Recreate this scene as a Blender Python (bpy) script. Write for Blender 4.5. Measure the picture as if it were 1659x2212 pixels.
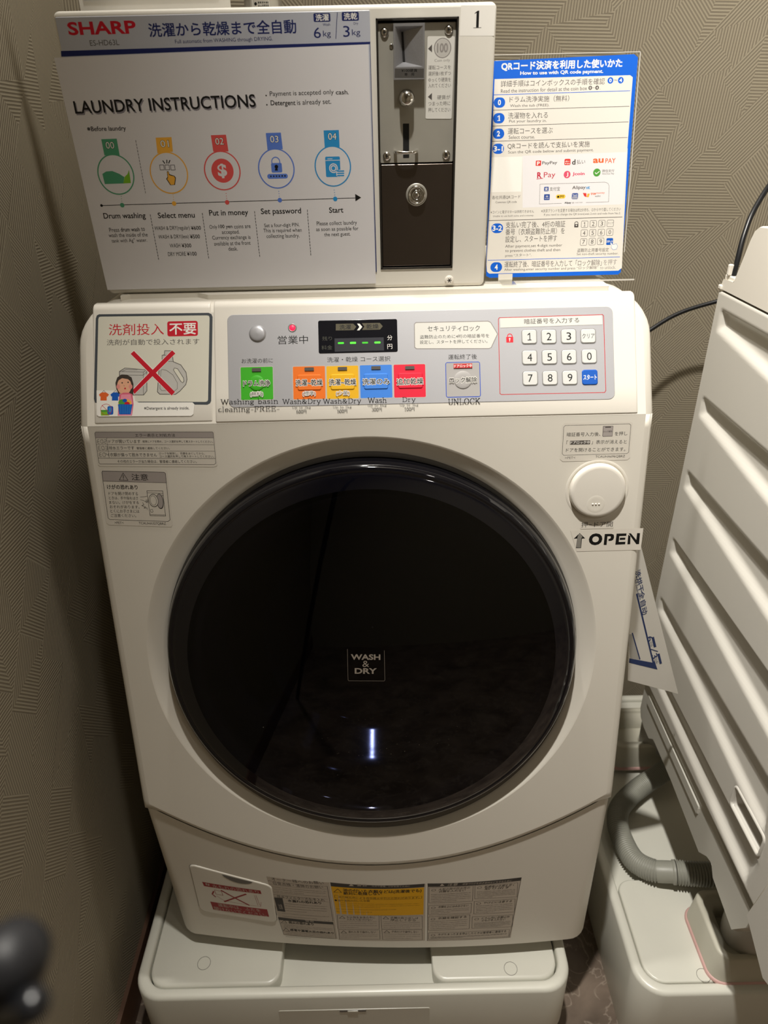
import bpy, math, random
from mathutils import Vector, Matrix
for o in list(bpy.data.objects): bpy.data.objects.remove(o)
SC = bpy.context.scene
COL = SC.collection
R = math.radians

# ---------------------------------------------------------------- camera
cd = bpy.data.cameras.new('camera'); cam = bpy.data.objects.new('camera', cd); COL.objects.link(cam)
cd.sensor_fit = 'VERTICAL'; cd.sensor_height = 36.0; cd.lens = 1540.0 / 2212.0 * 36.0
cd.clip_start = 0.02
TH, RO = R(29.2), R(1.27)
FW = Vector((0, math.cos(TH), -math.sin(TH))); U0 = Vector((0, math.sin(TH), math.cos(TH))); R0 = Vector((1, 0, 0))
RT = R0 * math.cos(RO) - U0 * math.sin(RO); UP = U0 * math.cos(RO) + R0 * math.sin(RO)
mw = Matrix(((RT.x, UP.x, -FW.x, 0.017), (RT.y, UP.y, -FW.y, 0.0), (RT.z, UP.z, -FW.z, 1.325), (0, 0, 0, 1)))
cam.matrix_world = mw
cd.dof.use_dof = True; cd.dof.focus_distance = 0.86; cd.dof.aperture_fstop = 7.0
SC.camera = cam

# ---------------------------------------------------------------- light and exposure
w = bpy.data.worlds.new('world'); SC.world = w; w.use_nodes = True
bg = w.node_tree.nodes['Background']; bg.inputs[0].default_value = (1.0, 0.93, 0.82, 1); bg.inputs[1].default_value = 0.10
def spot(name, loc, target, power, size, blend, radius, col):
    d = bpy.data.lights.new(name, 'SPOT'); d.energy = power; d.spot_size = R(size); d.spot_blend = blend
    d.shadow_soft_size = radius; d.color = col
    o = bpy.data.objects.new(name, d); COL.objects.link(o); o.location = loc
    o.rotation_euler = (Vector(target) - Vector(loc)).to_track_quat('-Z', 'Y').to_euler()
    return o
WARM = (1.0, 0.955, 0.88)
spot('downlight_or_fill', (0.03, 0.38, 2.372), (1.1, 0.10, 1.2), 188, 140, 1.0, 0.026, WARM)
spot('downlight_or_fill', (-0.05, 0.90, 2.372), (0.337, 1.083, 0.809), 34, 145, 0.61, 0.024, WARM)
spot('downlight_or_fill', (0.75, -0.60, 2.372), (0.3, -0.1, 0.0), 5, 150, 0.8, 0.04, WARM)  # added fill light behind the viewer, no known lamp there
vs = SC.view_settings; vs.view_transform = 'Standard'; vs.look = 'None'; vs.exposure = 0.0; vs.gamma = 1.0
try: vs.use_curve_mapping = False
except Exception: pass

# ---------------------------------------------------------------- materials
def lin(h):
    c = [int(h[i:i + 2], 16) / 255 for i in (0, 2, 4)]
    return tuple(x / 12.92 if x <= 0.04045 else ((x + 0.055) / 1.055) ** 2.4 for x in c) + (1,)
MATS = {}
def mat(name, hexc, rough=0.5, metal=0.0, spec=0.5, emit=0.0, noise=0.0, bump=0.0, nscale=60.0, coat=0.0):
    m = bpy.data.materials.new(name); m.use_nodes = True; nt = m.node_tree; b = nt.nodes['Principled BSDF']
    b.inputs['Base Color'].default_value = lin(hexc); b.inputs['Roughness'].default_value = rough
    b.inputs['Metallic'].default_value = metal; b.inputs['Specular IOR Level'].default_value = spec
    b.inputs['Coat Weight'].default_value = coat
    if emit:
        b.inputs['Emission Color'].default_value = lin(hexc); b.inputs['Emission Strength'].default_value = emit
    if noise or bump:
        tc = nt.nodes.new('ShaderNodeNewGeometry'); n = nt.nodes.new('ShaderNodeTexNoise')
        n.inputs['Scale'].default_value = nscale; n.inputs['Detail'].default_value = 4
        nt.links.new(tc.outputs['Position'], n.inputs['Vector'])
        if noise:
            mx = nt.nodes.new('ShaderNodeMix'); mx.data_type = 'RGBA'
            c = lin(hexc); mx.inputs[6].default_value = tuple(x * (1 - noise) for x in c[:3]) + (1,)
            mx.inputs[7].default_value = tuple(min(1, x * (1 + noise)) for x in c[:3]) + (1,)
            nt.links.new(n.outputs['Fac'], mx.inputs[0]); nt.links.new(mx.outputs[2], b.inputs['Base Color'])
        if bump:
            bp = nt.nodes.new('ShaderNodeBump'); bp.inputs['Strength'].default_value = bump; bp.inputs['Distance'].default_value = 0.0006
            nt.links.new(n.outputs['Fac'], bp.inputs['Height']); nt.links.new(bp.outputs['Normal'], b.inputs['Normal'])
    MATS[name] = m
    return m
def clear(name, tint, ior=1.45, rough=0.02, gloss=1.0):
    m = bpy.data.materials.new(name); m.use_nodes = True; nt = m.node_tree; nt.nodes.clear()
    out = nt.nodes.new('ShaderNodeOutputMaterial'); mx = nt.nodes.new('ShaderNodeMixShader'); tr = nt.nodes.new('ShaderNodeBsdfTransparent')
    gl = nt.nodes.new('ShaderNodeBsdfGlossy'); fr = nt.nodes.new('ShaderNodeLayerWeight'); pw = nt.nodes.new('ShaderNodeMath'); pw.operation = 'POWER'; pw.inputs[1].default_value = 5.0; ad = nt.nodes.new('ShaderNodeMath'); ad.operation = 'MULTIPLY_ADD'; ad.inputs[1].default_value = .96; ad.inputs[2].default_value = .04; mu = nt.nodes.new('ShaderNodeMath'); mu.operation = 'MULTIPLY'
    tr.inputs[0].default_value = tint; gl.inputs['Roughness'].default_value = rough; fr.inputs[0].default_value = .5; mu.inputs[1].default_value = gloss
    nt.links.new(fr.outputs[1], pw.inputs[0]); nt.links.new(pw.outputs[0], ad.inputs[0]); nt.links.new(ad.outputs[0], mu.inputs[0]); nt.links.new(mu.outputs[0], mx.inputs[0]); nt.links.new(tr.outputs[0], mx.inputs[1]); nt.links.new(gl.outputs[0], mx.inputs[2]); nt.links.new(mx.outputs[0], out.inputs[0])
    MATS[name] = m
    return m
PAL = dict(k='141312', w='eeebe4', red='c3142a', dgrey='55504c', grey='8f8a86', lgrey='bdbab4', navy='1c2660', navy2='2c4a94', navy3='24396f', shadow='8b8890',
    paper='dcdadc', green='4f9a74', lime='7cb62c', amber='eeb042', rose='dc5552', iris='5a7cd2', sky='2c8fcc', lab='d8d6cf', card='dfdad1', card2='e4e1e2', card3='d6d3c4',
    blue='0a5fd0', blue2='1458b8', blue3='2a4fb8', red2='d63a34', orange='e0642c', crim='bf1f3a', pink='d9506c', grn2='4f9a3c', yel='f0c43c', slate='454a50',
    hair='3c332c', skin='e0a888', blush='dc8c84', pinkd='d4627a', pink2='e890a4', redd='bf2a30', redl='e02a38', olive='57523f', dolive='45463c', disp='2b2c33',
    bgreen='3fae24', borange='ea7420', byellow='e6b016', bblue='3f83e0', bred='e0203c', bgrey='a9a6a4', stick='dbd5ca', grey2='aaa29e', tape='ddd7cc', redk='9a2a2c', lowp='bdb2a4', dkp='3e3a36', ylow='e0a808')
for k, v in PAL.items(): mat(k, v, 0.5, spec=0.3)
mat('metal2', '8c8b8b', 0.35, 0.9); mat('wsilver', 'a89f94', 0.4, 0.3, emit=0.0)
mat('led', '40ff28', 0.4, emit=2.2); mat('led2', '40e028', 0.4, emit=0.7); mat('led3', '40c828', 0.4, emit=0.22); mat('ledred', 'ff2040', 0.4, emit=1.6)
WHITE = mat('white_plastic', 'e2ddd2', 0.38, noise=0.015, nscale=9)
WHITE2 = mat('white_fascia', 'e6e1d7', 0.32, noise=0.01, nscale=9)
BOXW = mat('white_painted_steel', 'e0dcd2', 0.35, noise=0.02, nscale=25)
PANW = mat('pan_plastic', 'd8d7cc', 0.3, noise=0.04, nscale=14, bump=0.04)
SIDEW = mat('side_steel', 'cfccc4', 0.42, noise=0.02, nscale=8)
SKIRT = mat('skirt_plastic', 'cfcdc4', 0.2)
SILVER = mat('silver_film', 'b9b9bd', 0.38, 0.35, noise=0.06, nscale=2200)
SILVER2 = mat('silver2', 'b4b4b8', 0.34, 0.4)
KEYW = mat('key_white', 'd2d2cf', 0.4)
KEYE = mat('key_edge', '8a8987', 0.4, 0.3)
STEEL = mat('brushed_steel', 'b3b0a6', 0.42, 0.45, noise=0.08, nscale=40)
DSTEEL = mat('dark_brushed_steel', '6e655f', 0.3, 0.95, noise=0.1, nscale=30)
CHROME = mat('chrome', 'd8d6d2', 0.12, 1.0)
BEZEL = mat('dark_bezel', '4b4844', 0.25, 0.7)
DARK = mat('dark_void', '070707', 0.6)
CAST = mat('cast_silver', 'a3a3a6', 0.4, 0.7, noise=0.12, nscale=900)
DISPLAY = mat('display_black', '15161c', 0.12, coat=0.3)
GASKET = mat('grey_gasket', '6d6963', 0.45)
NAVYB = mat('door_navy', '06070f', 0.06, coat=0.6)
BOWL = mat('door_bowl', '23262e', 0.09, 1.0)
EMB = mat('emblem_black', '0a0909', 0.3)
HOSE = mat('hose_grey', '9a9a90', 0.42)
CABLE = mat('cable_black', '16171a', 0.35)
HANDLE = mat('handle_black', '121316', 0.25); mat('handle_matte', '1c1c1e', 0.5, spec=.3)
PINK = mat('pink_gasket', 'd3aaa4', 0.5)
RISER = mat('riser_plastic', 'c4c1b2', 0.4, noise=0.03, nscale=30)
FOOT = mat('foot_grey', 'b3b1aa', 0.45)
ACR = clear('acrylic_clear', (0.98, 0.985, 0.98, 1), 1.45, 0.03, .7)
TAPEC = clear('clear_tape', (0.94, 0.94, 0.92, 1), 1.4, 0.12)
TINT = clear('tinted_door_glass', (0.24, 0.25, 0.33, 1), 1.42, 0.015)
CANM = mat('can_silver', 'b0ada6', 0.3, 0.7)
mat('acrylic_edge_glint', 'd2cec6', .3)  # pale colour standing for light caught on the acrylic edges
WOOD = mat('baseboard_wood', '5a4030', 0.5, noise=0.25, nscale=18)

def nodes_mat(name):
    m = bpy.data.materials.new(name); m.use_nodes = True; nt = m.node_tree
    return m, nt, nt.nodes['Principled BSDF']
def mth(nt, op, a, b=None, c=None):
    n = nt.nodes.new('ShaderNodeMath'); n.operation = op
    for i, v in enumerate((a, b, c)):
        if v is None: continue
        if isinstance(v, (int, float)): n.inputs[i].default_value = v
        else: nt.links.new(v, n.inputs[i])
    return n.outputs[0]
def wallpaper(name, axis):
    """beige vinyl: facets, each filled with fine parallel ribs running its own way"""
    m, nt, b = nodes_mat(name)
    g = nt.nodes.new('ShaderNodeNewGeometry'); sp = nt.nodes.new('ShaderNodeSeparateXYZ'); nt.links.new(g.outputs['Position'], sp.inputs[0])
    a = sp.outputs[axis]; z = sp.outputs[2]
    def rot(deg): ca, sa = math.cos(R(deg)), math.sin(R(deg)); return mth(nt, 'ADD', mth(nt, 'MULTIPLY', a, ca), mth(nt, 'MULTIPLY', z, sa))
    def rnd(x, y, k):
        cx = nt.nodes.new('ShaderNodeCombineXYZ'); nt.links.new(x, cx.inputs[0]); nt.links.new(y, cx.inputs[1])
        if isinstance(k, (int, float)): cx.inputs[2].default_value = k
        else: nt.links.new(k, cx.inputs[2])
        wn = nt.nodes.new('ShaderNodeTexWhiteNoise'); wn.noise_dimensions = '3D'; nt.links.new(cx.outputs[0], wn.inputs['Vector']); return wn.outputs['Value']
    def mixv(f, x, y): return mth(nt, 'ADD', mth(nt, 'MULTIPLY', x, mth(nt, 'SUBTRACT', 1.0, f)), mth(nt, 'MULTIPLY', y, f))
    u = mth(nt, 'ADD', rot(42), 7.3); v = mth(nt, 'ADD', rot(137), 7.9)
    # long bands crossing at right angles, cut into oblongs, some oblongs cut corner to corner
    S = 0.062
    j = mth(nt, 'FLOOR', mth(nt, 'DIVIDE', v, S)); q = mth(nt, 'FRACT', mth(nt, 'DIVIDE', v, S))
    ln = mth(nt, 'ADD', 0.062, mth(nt, 'MULTIPLY', rnd(j, j, 3.0), 0.085))
    us = mth(nt, 'DIVIDE', mth(nt, 'ADD', u, mth(nt, 'MULTIPLY', rnd(j, j, 5.0), 0.2)), ln)
    i = mth(nt, 'FLOOR', us); p = mth(nt, 'FRACT', us)
    r = rnd(i, j, 1.0)
    flip = mth(nt, 'GREATER_THAN', rnd(i, j, 2.0), 0.5)
    p2 = mixv(flip, p, mth(nt, 'SUBTRACT', 1.0, p))
    half = mth(nt, 'MULTIPLY', mth(nt, 'GREATER_THAN', mth(nt, 'ADD', p2, q), 1.0), mth(nt, 'GREATER_THAN', r, 0.32))
    d = rnd(i, j, mth(nt, 'ADD', half, 11.0))
    idx = mth(nt, 'FLOOR', mth(nt, 'MULTIPLY', d, 3.999))
    # rib directions: along the band, across it, level, near upright
    t0 = rot(137); t1 = rot(42); t2 = rot(88); t3 = rot(-4)
    def sel(k, x): return mth(nt, 'MULTIPLY', x, mth(nt, 'COMPARE', idx, float(k), 0.1))
    t = mth(nt, 'ADD', mth(nt, 'ADD', sel(0, t0), sel(1, t1)), mth(nt, 'ADD', sel(2, t2), sel(3, t3)))
    s = mth(nt, 'SINE', mth(nt, 'MULTIPLY', t, 2 * math.pi / 0.0042))
    f = mth(nt, 'SMOOTHSTEP' if False else 'MULTIPLY_ADD', s, 0.9, 0.5)
    cl = nt.nodes.new('ShaderNodeClamp'); nt.links.new(f, cl.inputs[0])
    no = nt.nodes.new('ShaderNodeTexNoise'); no.inputs['Scale'].default_value = 420; nt.links.new(g.outputs['Position'], no.inputs['Vector'])
    fac = mth(nt, 'ADD', mth(nt, 'MULTIPLY', cl.outputs[0], 0.85), mth(nt, 'MULTIPLY', no.outputs['Fac'], 0.15))
    mx = nt.nodes.new('ShaderNodeMix'); mx.data_type = 'RGBA'; nt.links.new(fac, mx.inputs[0])
    mx.inputs[6].default_value = lin('7e7565'); mx.inputs[7].default_value = lin('a49b87')
    nt.links.new(mx.outputs[2], b.inputs['Base Color']); b.inputs['Roughness'].default_value = 0.6; b.inputs['Specular IOR Level'].default_value = 0.3
    bp = nt.nodes.new('ShaderNodeBump'); bp.inputs['Strength'].default_value = 0.35; bp.inputs['Distance'].default_value = 0.0008
    nt.links.new(cl.outputs[0], bp.inputs['Height']); nt.links.new(bp.outputs['Normal'], b.inputs['Normal'])
    return m
WPX = wallpaper('wallpaper_back', 0); WPY = wallpaper('wallpaper_side', 1)
def marble():
    m, nt, b = nodes_mat('brown_marble_vinyl')
    g = nt.nodes.new('ShaderNodeNewGeometry')
    n1 = nt.nodes.new('ShaderNodeTexNoise'); n1.inputs['Scale'].default_value = 9; n1.inputs['Detail'].default_value = 8; n1.inputs['Distortion'].default_value = 0.6
    nt.links.new(g.outputs['Position'], n1.inputs['Vector'])
    n2 = nt.nodes.new('ShaderNodeTexNoise'); n2.inputs['Scale'].default_value = 14; n2.inputs['Detail'].default_value = 5; n2.inputs['Distortion'].default_value = 1.2
    nt.links.new(g.outputs['Position'], n2.inputs['Vector'])
    vein = mth(nt, 'SUBTRACT', 1.0, mth(nt, 'MULTIPLY', mth(nt, 'ABSOLUTE', mth(nt, 'SUBTRACT', n2.outputs['Fac'], 0.5)), 45.0))
    cv = nt.nodes.new('ShaderNodeClamp'); nt.links.new(vein, cv.inputs[0])
    cr = nt.nodes.new('ShaderNodeValToRGB'); cr.color_ramp.elements[0].position = 0.3; cr.color_ramp.elements[0].color = lin('564a40'); cr.color_ramp.elements[1].position = 0.7; cr.color_ramp.elements[1].color = lin('8a7a6c')
    nt.links.new(n1.outputs['Fac'], cr.inputs[0])
    mx = nt.nodes.new('ShaderNodeMix'); mx.data_type = 'RGBA'; nt.links.new(mth(nt, 'MULTIPLY', cv.outputs[0], 0.35), mx.inputs[0]); nt.links.new(cr.outputs[0], mx.inputs[6]); mx.inputs[7].default_value = lin('c4b6a6')
    nt.links.new(mx.outputs[2], b.inputs['Base Color']); b.inputs['Roughness'].default_value = 0.35
    return m
FLOORM = marble()
CEILM = mat('ceiling_white', 'c8c2b6', 0.8, noise=0.02)

# ---------------------------------------------------------------- mesh helpers
class MB:
    def __init__(s): s.v = []; s.f = []; s.m = []; s.sm = []; s.mats = []
    def mi(s, m):
        if isinstance(m, str): m = MATS[m]
        if m not in s.mats: s.mats.append(m)
        return s.mats.index(m)
    def add(s, vs_, fs, m, smooth=False):
        vs_ = list(vs_)
        o = len(s.v); k = s.mi(m); s.v.extend([tuple(p) for p in vs_])
        assert all(max(f) < len(vs_) for f in fs), 'face index'
        for f in fs: s.f.append(tuple(i + o for i in f)); s.m.append(k); s.sm.append(smooth)
    def strip(s, rings, m, smooth=True, closed=True, cap0=False, cap1=False):
        n = len(rings[0]); vs_ = [p for r in rings for p in r]; fs = []
        for i in range(len(rings) - 1):
            for j in range(n if closed else n - 1):
                a = i * n + j; b = i * n + (j + 1) % n; fs.append((a, b, b + n, a + n))
        s.add(vs_, fs, m, smooth)
        if cap0: s.add(rings[0], [tuple(range(n))[::-1]], m)
        if cap1: s.add(rings[-1], [tuple(range(n))], m)
    def box(s, a, b, m):
        (x0, y0, z0), (x1, y1, z1) = a, b
        v = [(x0, y0, z0), (x1, y0, z0), (x1, y1, z0), (x0, y1, z0), (x0, y0, z1), (x1, y0, z1), (x1, y1, z1), (x0, y1, z1)]
        s.add(v, [(3, 2, 1, 0), (4, 5, 6, 7), (0, 1, 5, 4), (1, 2, 6, 5), (2, 3, 7, 6), (3, 0, 4, 7)], m)
    def lathe(s, fr, u0, v0, prof, m, n=64, cap=True, smooth=True):
        rings = [[fr(u0 + r * math.cos(2 * math.pi * j / n), v0 + r * math.sin(2 * math.pi * j / n), h) for j in range(n)] for r, h in prof]
        s.strip(rings, m, smooth)
        if cap: s.add(rings[-1], [tuple(range(n))], m, smooth)
    def build(s, name, parent=None, label=None, bevel=0, kind=None, segs=2, autosm=True):
        off = Vector((0, 0, 0)); p = parent
        while p is not None: off = off + p.location; p = p.parent
        me = bpy.data.meshes.new(name); me.from_pydata([(x - off.x, y - off.y, z - off.z) for x, y, z in s.v], [], s.f)
        for m in s.mats: me.materials.append(m)
        me.polygons.foreach_set('material_index', s.m); me.polygons.foreach_set('use_smooth', s.sm); me.update()
        o = bpy.data.objects.new(name, me); COL.objects.link(o)
        if parent is not None: o.parent = parent
        if label: o['label'] = label
        if kind: o['kind'] = kind
        if bevel:
            b = o.modifiers.new('bevel', 'BEVEL'); b.width = bevel; b.segments = segs; b.limit_method = 'ANGLE'; b.angle_limit = R(40)
        return o
def thing(name, label, cat, loc, group=None):
    o = bpy.data.objects.new(name, None); COL.objects.link(o); o.location = loc; o.empty_display_size = 0.05
    o['label'] = label; o['category'] = cat
    if group: o['group'] = group
    return o
def tag(o, label, cat, group=None):
    o['label'] = label; o['category'] = cat
    if group: o['group'] = group
    return o
def frame(o, u, v):
    o = Vector(o); u = Vector(u).normalized(); v = Vector(v).normalized(); n = u.cross(v)
    return lambda a, b, h=0: o + u * (a / 1000) + v * (b / 1000) + n * (h / 1000)
PANEL = frame((0, .7455, 1.037), (1, 0, 0), (0, math.sin(R(30)), math.cos(R(30))))
FRONT = frame((0, .7419, 1.037), (1, 0, 0), (0, math.sin(R(9.5)), math.cos(R(9.5))))
COIN = frame((0, .835, 1.151), (1, 0, 0), (0, 0, 1))
QR = frame((.22, .86, 1.16), (1, 0, 0), (0, .04, .21))
HANG = frame((.322, .74, .8), (.95, .31, 0), (0, 0, 1))
def low3(u, t, h=0):
    def P(u, t):
        s = (-641 + .00115 * (u * 1000) ** 2) - 11.7
        T = FRONT(0, s, -5.6); T.x = u
        return T * (1 - t) + Vector((u, .631 - .0355 * u + .20 * u * u, .205)) * t
    p = P(u, t)
    if h:
        n = (P(u + .002, t) - P(u - .002, t)).cross(P(u, t - .01) - P(u, t + .01)).normalized(); p = p + n * h
    return p
LOW = lambda a, b, h=0: low3(a / 1000, -b / 300, h / 1000)

def rrect(cx, cy, w, h, r, ang=0, seg=5):
    r = min(r, w / 2 - 1e-4, h / 2 - 1e-4); pts = []
    if r <= 1e-6: pts = [(-w / 2, -h / 2), (w / 2, -h / 2), (w / 2, h / 2), (-w / 2, h / 2)]
    else:
        for qx, qy, a0 in ((1, -1, -90), (1, 1, 0), (-1, 1, 90), (-1, -1, 180)):
            for k in range(seg + 1):
                a = R(a0 + 90 * k / seg); pts.append((qx * (w / 2 - r) + r * math.cos(a), qy * (h / 2 - r) + r * math.sin(a)))
    c, s_ = math.cos(R(ang)), math.sin(R(ang))
    return [(cx + x * c - y * s_, cy + x * s_ + y * c) for x, y in pts]
TXT = {}
def text_mesh(t, bold):
    key = (t, bold)
    if key not in TXT:
        c = bpy.data.curves.new('lettering', 'FONT'); c.body = t; c.size = 1; c.resolution_u = 3; c.offset = (0, .012, .03, .055)[bold]
        o = bpy.data.objects.new('lettering', c)
        me = bpy.data.meshes.new_from_object(o)
        vs_ = [(v.co.x, v.co.y) for v in me.vertices]; fs = [tuple(p.vertices) for p in me.polygons]
        bpy.data.objects.remove(o); bpy.data.curves.remove(c); bpy.data.meshes.remove(me)
        x0 = min(v[0] for v in vs_); x1 = max(v[0] for v in vs_); y0 = min(v[1] for v in vs_); y1 = max(v[1] for v in vs_)
        TXT[key] = ([((x - (x0 + x1) / 2) / max(x1 - x0, 1e-6), (y - (y0 + y1) / 2) / max(y1 - y0, 1e-6)) for x, y in vs_], fs)
    return TXT[key]
def seg_quad(p, q, w):
    dx, dy = q[0] - p[0], q[1] - p[1]; L = math.hypot(dx, dy) or 1e-6; nx, ny = -dy / L * w / 2, dx / L * w / 2; ex, ey = dx / L * w * .3, dy / L * w * .3
    return [(p[0] - ex + nx, p[1] - ey + ny), (p[0] - ex - nx, p[1] - ey - ny), (q[0] + ex - nx, q[1] + ey - ny), (q[0] + ex + nx, q[1] + ey + ny)]
def op_box(op):
    k = op[0]
    if k in 'pl':
        xs = [p[0] for p in op[1]]; ys = [p[1] for p in op[1]]; e = op[2] / 2 if k == 'l' else 0
        return min(xs) - e, min(ys) - e, max(xs) + e, max(ys) + e
    if k == 'd': return min(op[1], op[3]), min(op[2], op[4]), max(op[1], op[3]), max(op[2], op[4])
    if k == 'f': return min(op[1], op[3], op[5]), min(op[2], op[4], op[6]), max(op[1], op[3], op[5]), max(op[2], op[4], op[6])
    if k == 's1': return op[1] - 5, op[2] - op[3] / 2, op[1] + 5, op[2] + op[3] / 2
    if k == 't': u, v, w, q = op[2:6]; a = R(op[6]); w, q = abs(w * math.cos(a)) + abs(q * math.sin(a)), abs(w * math.sin(a)) + abs(q * math.cos(a))
    elif k in 'co': u, v, w, q = op[1], op[2], 2 * op[3], 2 * op[3]
    elif k == 'e': u, v, w, q = op[1], op[2], 2 * op[3], 2 * op[4]
    else: u, v, w, q = op[1:5]
    return u - w / 2, v - q / 2, u + w / 2, v + q / 2
def levels(ops):
    out = []; bx = []
    for op in ops:
        b = op_box(op); l = 1
        for c, lc in zip(bx, out):
            if lc >= l and b[0] < c[2] and b[2] > c[0] and b[1] < c[3] and b[3] > c[1]: l = lc + 1
        out.append(min(l, 14)); bx.append(b)
    return out
ONE = [(-.5, .28), (-.5, .16), (-.02, .30), (-.02, -.40), (-.5, -.40), (-.5, -.5), (.5, -.5), (.5, -.40), (.2, -.40), (.2, .5), (.02, .5)]
def draw(mb, ops, F, h0=0.02, dh=0.015, du=0, dv=0, sub=0):
    """print: flat ink, a few hundredths of a millimetre proud of the surface F"""
    h = h0; LV = levels(ops); n_op = -1
    def poly(pts, col):
        pts = [(x - du, y - dv) for x, y in pts]
        ar = sum(pts[i - 1][0] * pts[i][1] - pts[i][0] * pts[i - 1][1] for i in range(len(pts)))
        if ar < 0: pts = pts[::-1]
        mb.add([F(x, y, h) for x, y in pts], [tuple(range(len(pts)))], col)
    def poly_cc(pts, col): poly(pts, col)
    def bigpoly(pts, col):                       # follows a curved surface: cut into columns
        n = 14; a, b, c, d = pts
        L = lambda p, q, f: (p[0] + (q[0] - p[0]) * f, p[1] + (q[1] - p[1]) * f)
        for i in range(n): poly([L(d, c, i / n), L(d, c, (i + 1) / n), L(a, b, (i + 1) / n), L(a, b, i / n)], col)
    for op in ops:
        k = op[0]; n_op += 1; h = h0 + dh * LV[n_op]
        if k == 't':
            _, t, u, v, w, hh, ang, col, bold = op
            c, s_ = math.cos(R(ang)), math.sin(R(ang)); bold = min(bold, 3)
            T = lambda x, y: (u + x * w * c - y * hh * s_, v + x * w * s_ + y * hh * c)
            if t == '1':                              # a numeral with a foot
                w = hh * (.5 if bold < 2 else .62); q_ = ONE if bold < 2 else [(x * (1.0 if abs(x) > .3 else 1.6), y) for x, y in ONE]
                poly_cc([T(x, y) for x, y in [q_[0], q_[1], q_[2], q_[10]]], col); poly_cc([T(x, y) for x, y in [q_[2], q_[3], q_[8], q_[9], q_[10]]], col); poly_cc([T(x, y) for x, y in [q_[4], q_[5], q_[6], q_[7]]], col)
            else:
                cjk = any(ord(ch) > 0x2fff for ch in t)
                vs_, fs = text_mesh(t, 0 if cjk else bold)
                e_ = (0, .016, .03, .055)[bold] * hh if cjk else 0; hk = h
                for ex, ey in ([(0, 0)] if not e_ else [(-e_, -e_), (e_, -e_), (e_, e_), (-e_, e_)] + ([(-e_, 0), (e_, 0), (0, e_), (0, -e_)] if bold > 1 else [])):
                    hk += .001; mb.add([F(*[a_ - b_ + d_ for a_, b_, d_ in zip(T(x, y), (du, dv), (ex, ey))], hk) for x, y in vs_], fs, col)
        elif k == 'b': poly(rrect(op[1], op[2], op[3], op[4], op[5], op[6]), op[7])
        elif k == 'r':
            _, u, v, w, hh, r, ang, wd, col = op
            A = rrect(u, v, w, hh, r, ang); B = rrect(u, v, w - 2 * wd, hh - 2 * wd, max(r - wd, .02) if r > 1e-6 else 0, ang); n = len(A)
            for i in range(n): poly([A[i], A[(i + 1) % n], B[(i + 1) % n], B[i]], col)
        elif k == 'p': (bigpoly if sub and len(op[1]) == 4 else poly)(op[1], op[2])
        elif k == 'l':
            pts = list(op[1]); pts = pts + [pts[0]] if op[4] else pts
            for a, b in zip(pts, pts[1:]):
                m_ = 10 if sub and math.hypot(a[0] - b[0], a[1] - b[1]) > 30 else 1
                for i in range(m_): poly(seg_quad((a[0] + (b[0] - a[0]) * i / m_, a[1] + (b[1] - a[1]) * i / m_), (a[0] + (b[0] - a[0]) * (i + 1) / m_, a[1] + (b[1] - a[1]) * (i + 1) / m_), op[2]), op[3])
        elif k in 'ce':
            rx, ry, col = (op[3], op[3], op[4]) if k == 'c' else (op[3], op[4], op[5])
            n = 14 if rx < 2 else 40
            poly([(op[1] + rx * math.cos(6.28318 * i / n), op[2] + ry * math.sin(6.28318 * i / n)) for i in range(n)], col)
        elif k == 'o':
            n = 40
            for i in range(n):
                a, b = 6.28318 * i / n, 6.28318 * (i + 1) / n; r0, r1 = op[3] - op[4] / 2, op[3] + op[4] / 2
                poly([(op[1] + r * math.cos(q), op[2] + r * math.sin(q)) for r, q in ((r0, a), (r1, a), (r1, b), (r0, b))], op[5])
        elif k == 'd':
            _, x0, y0, x1, y1, n, wd, col = op
            for i in range(n):
                f0, f1 = i / n, (i + .62) / n
                poly(seg_quad((x0 + (x1 - x0) * f0, y0 + (y1 - y0) * f0), (x0 + (x1 - x0) * f1, y0 + (y1 - y0) * f1), wd), col)
        elif k == 'f':                            # fine print too small to read
            _, ax, ay, bx, by, cx, cy, n, hh, col = op
            rg = random.Random(int(ax * 10 + ay)); L = math.hypot(bx - ax, by - ay); ux, uy = (bx - ax) / L, (by - ay) / L
            for i in range(n):
                f = (i + .5) / n; ox, oy = ax + (cx - ax) * f, ay + (cy - ay) * f; x = 0; end = L if i < n - 1 else L * rg.uniform(.4, .8)
                while x < end:
                    wd = min(rg.uniform(.5, 1.1) * hh, end - x)
                    for yy in (-.25, .2):
                        if rg.random() < .85: poly(seg_quad((ox + ux * x - uy * hh * yy, oy + uy * x + ux * hh * yy), (ox + ux * (x + wd * .8) - uy * hh * yy, oy + uy * (x + wd * .8) + ux * hh * yy), hh * .22), col)
                    if rg.random() < .6: poly(seg_quad((ox + ux * (x + wd * .4) - uy * hh * -.4, oy + uy * (x + wd * .4) + ux * hh * -.4), (ox + ux * (x + wd * .45) - uy * hh * .4, oy + uy * (x + wd * .45) + ux * hh * .4), hh * .2), col)
                    x += wd + hh * rg.uniform(.1, .3)
        elif k == 's1':                           # serif numeral 1
            _, u, v, hh = op; w = hh * .09
            poly([(u + w, v - hh * .46), (u + w, v + hh * .5), (u - w * .2, v + hh * .5), (u - w, v + hh * .45), (u - w, v - hh * .46)], 'k')
            poly([(u - w, v + hh * .45), (u - hh * .22, v + hh * .36), (u - hh * .22, v + hh * .32), (u - w, v + hh * .37)], 'k')
            poly([(u - hh * .27, v - hh * .5), (u + hh * .27, v - hh * .5), (u + hh * .27, v - hh * .465), (u - hh * .27, v - hh * .465)], 'k')
    return mb
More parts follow.
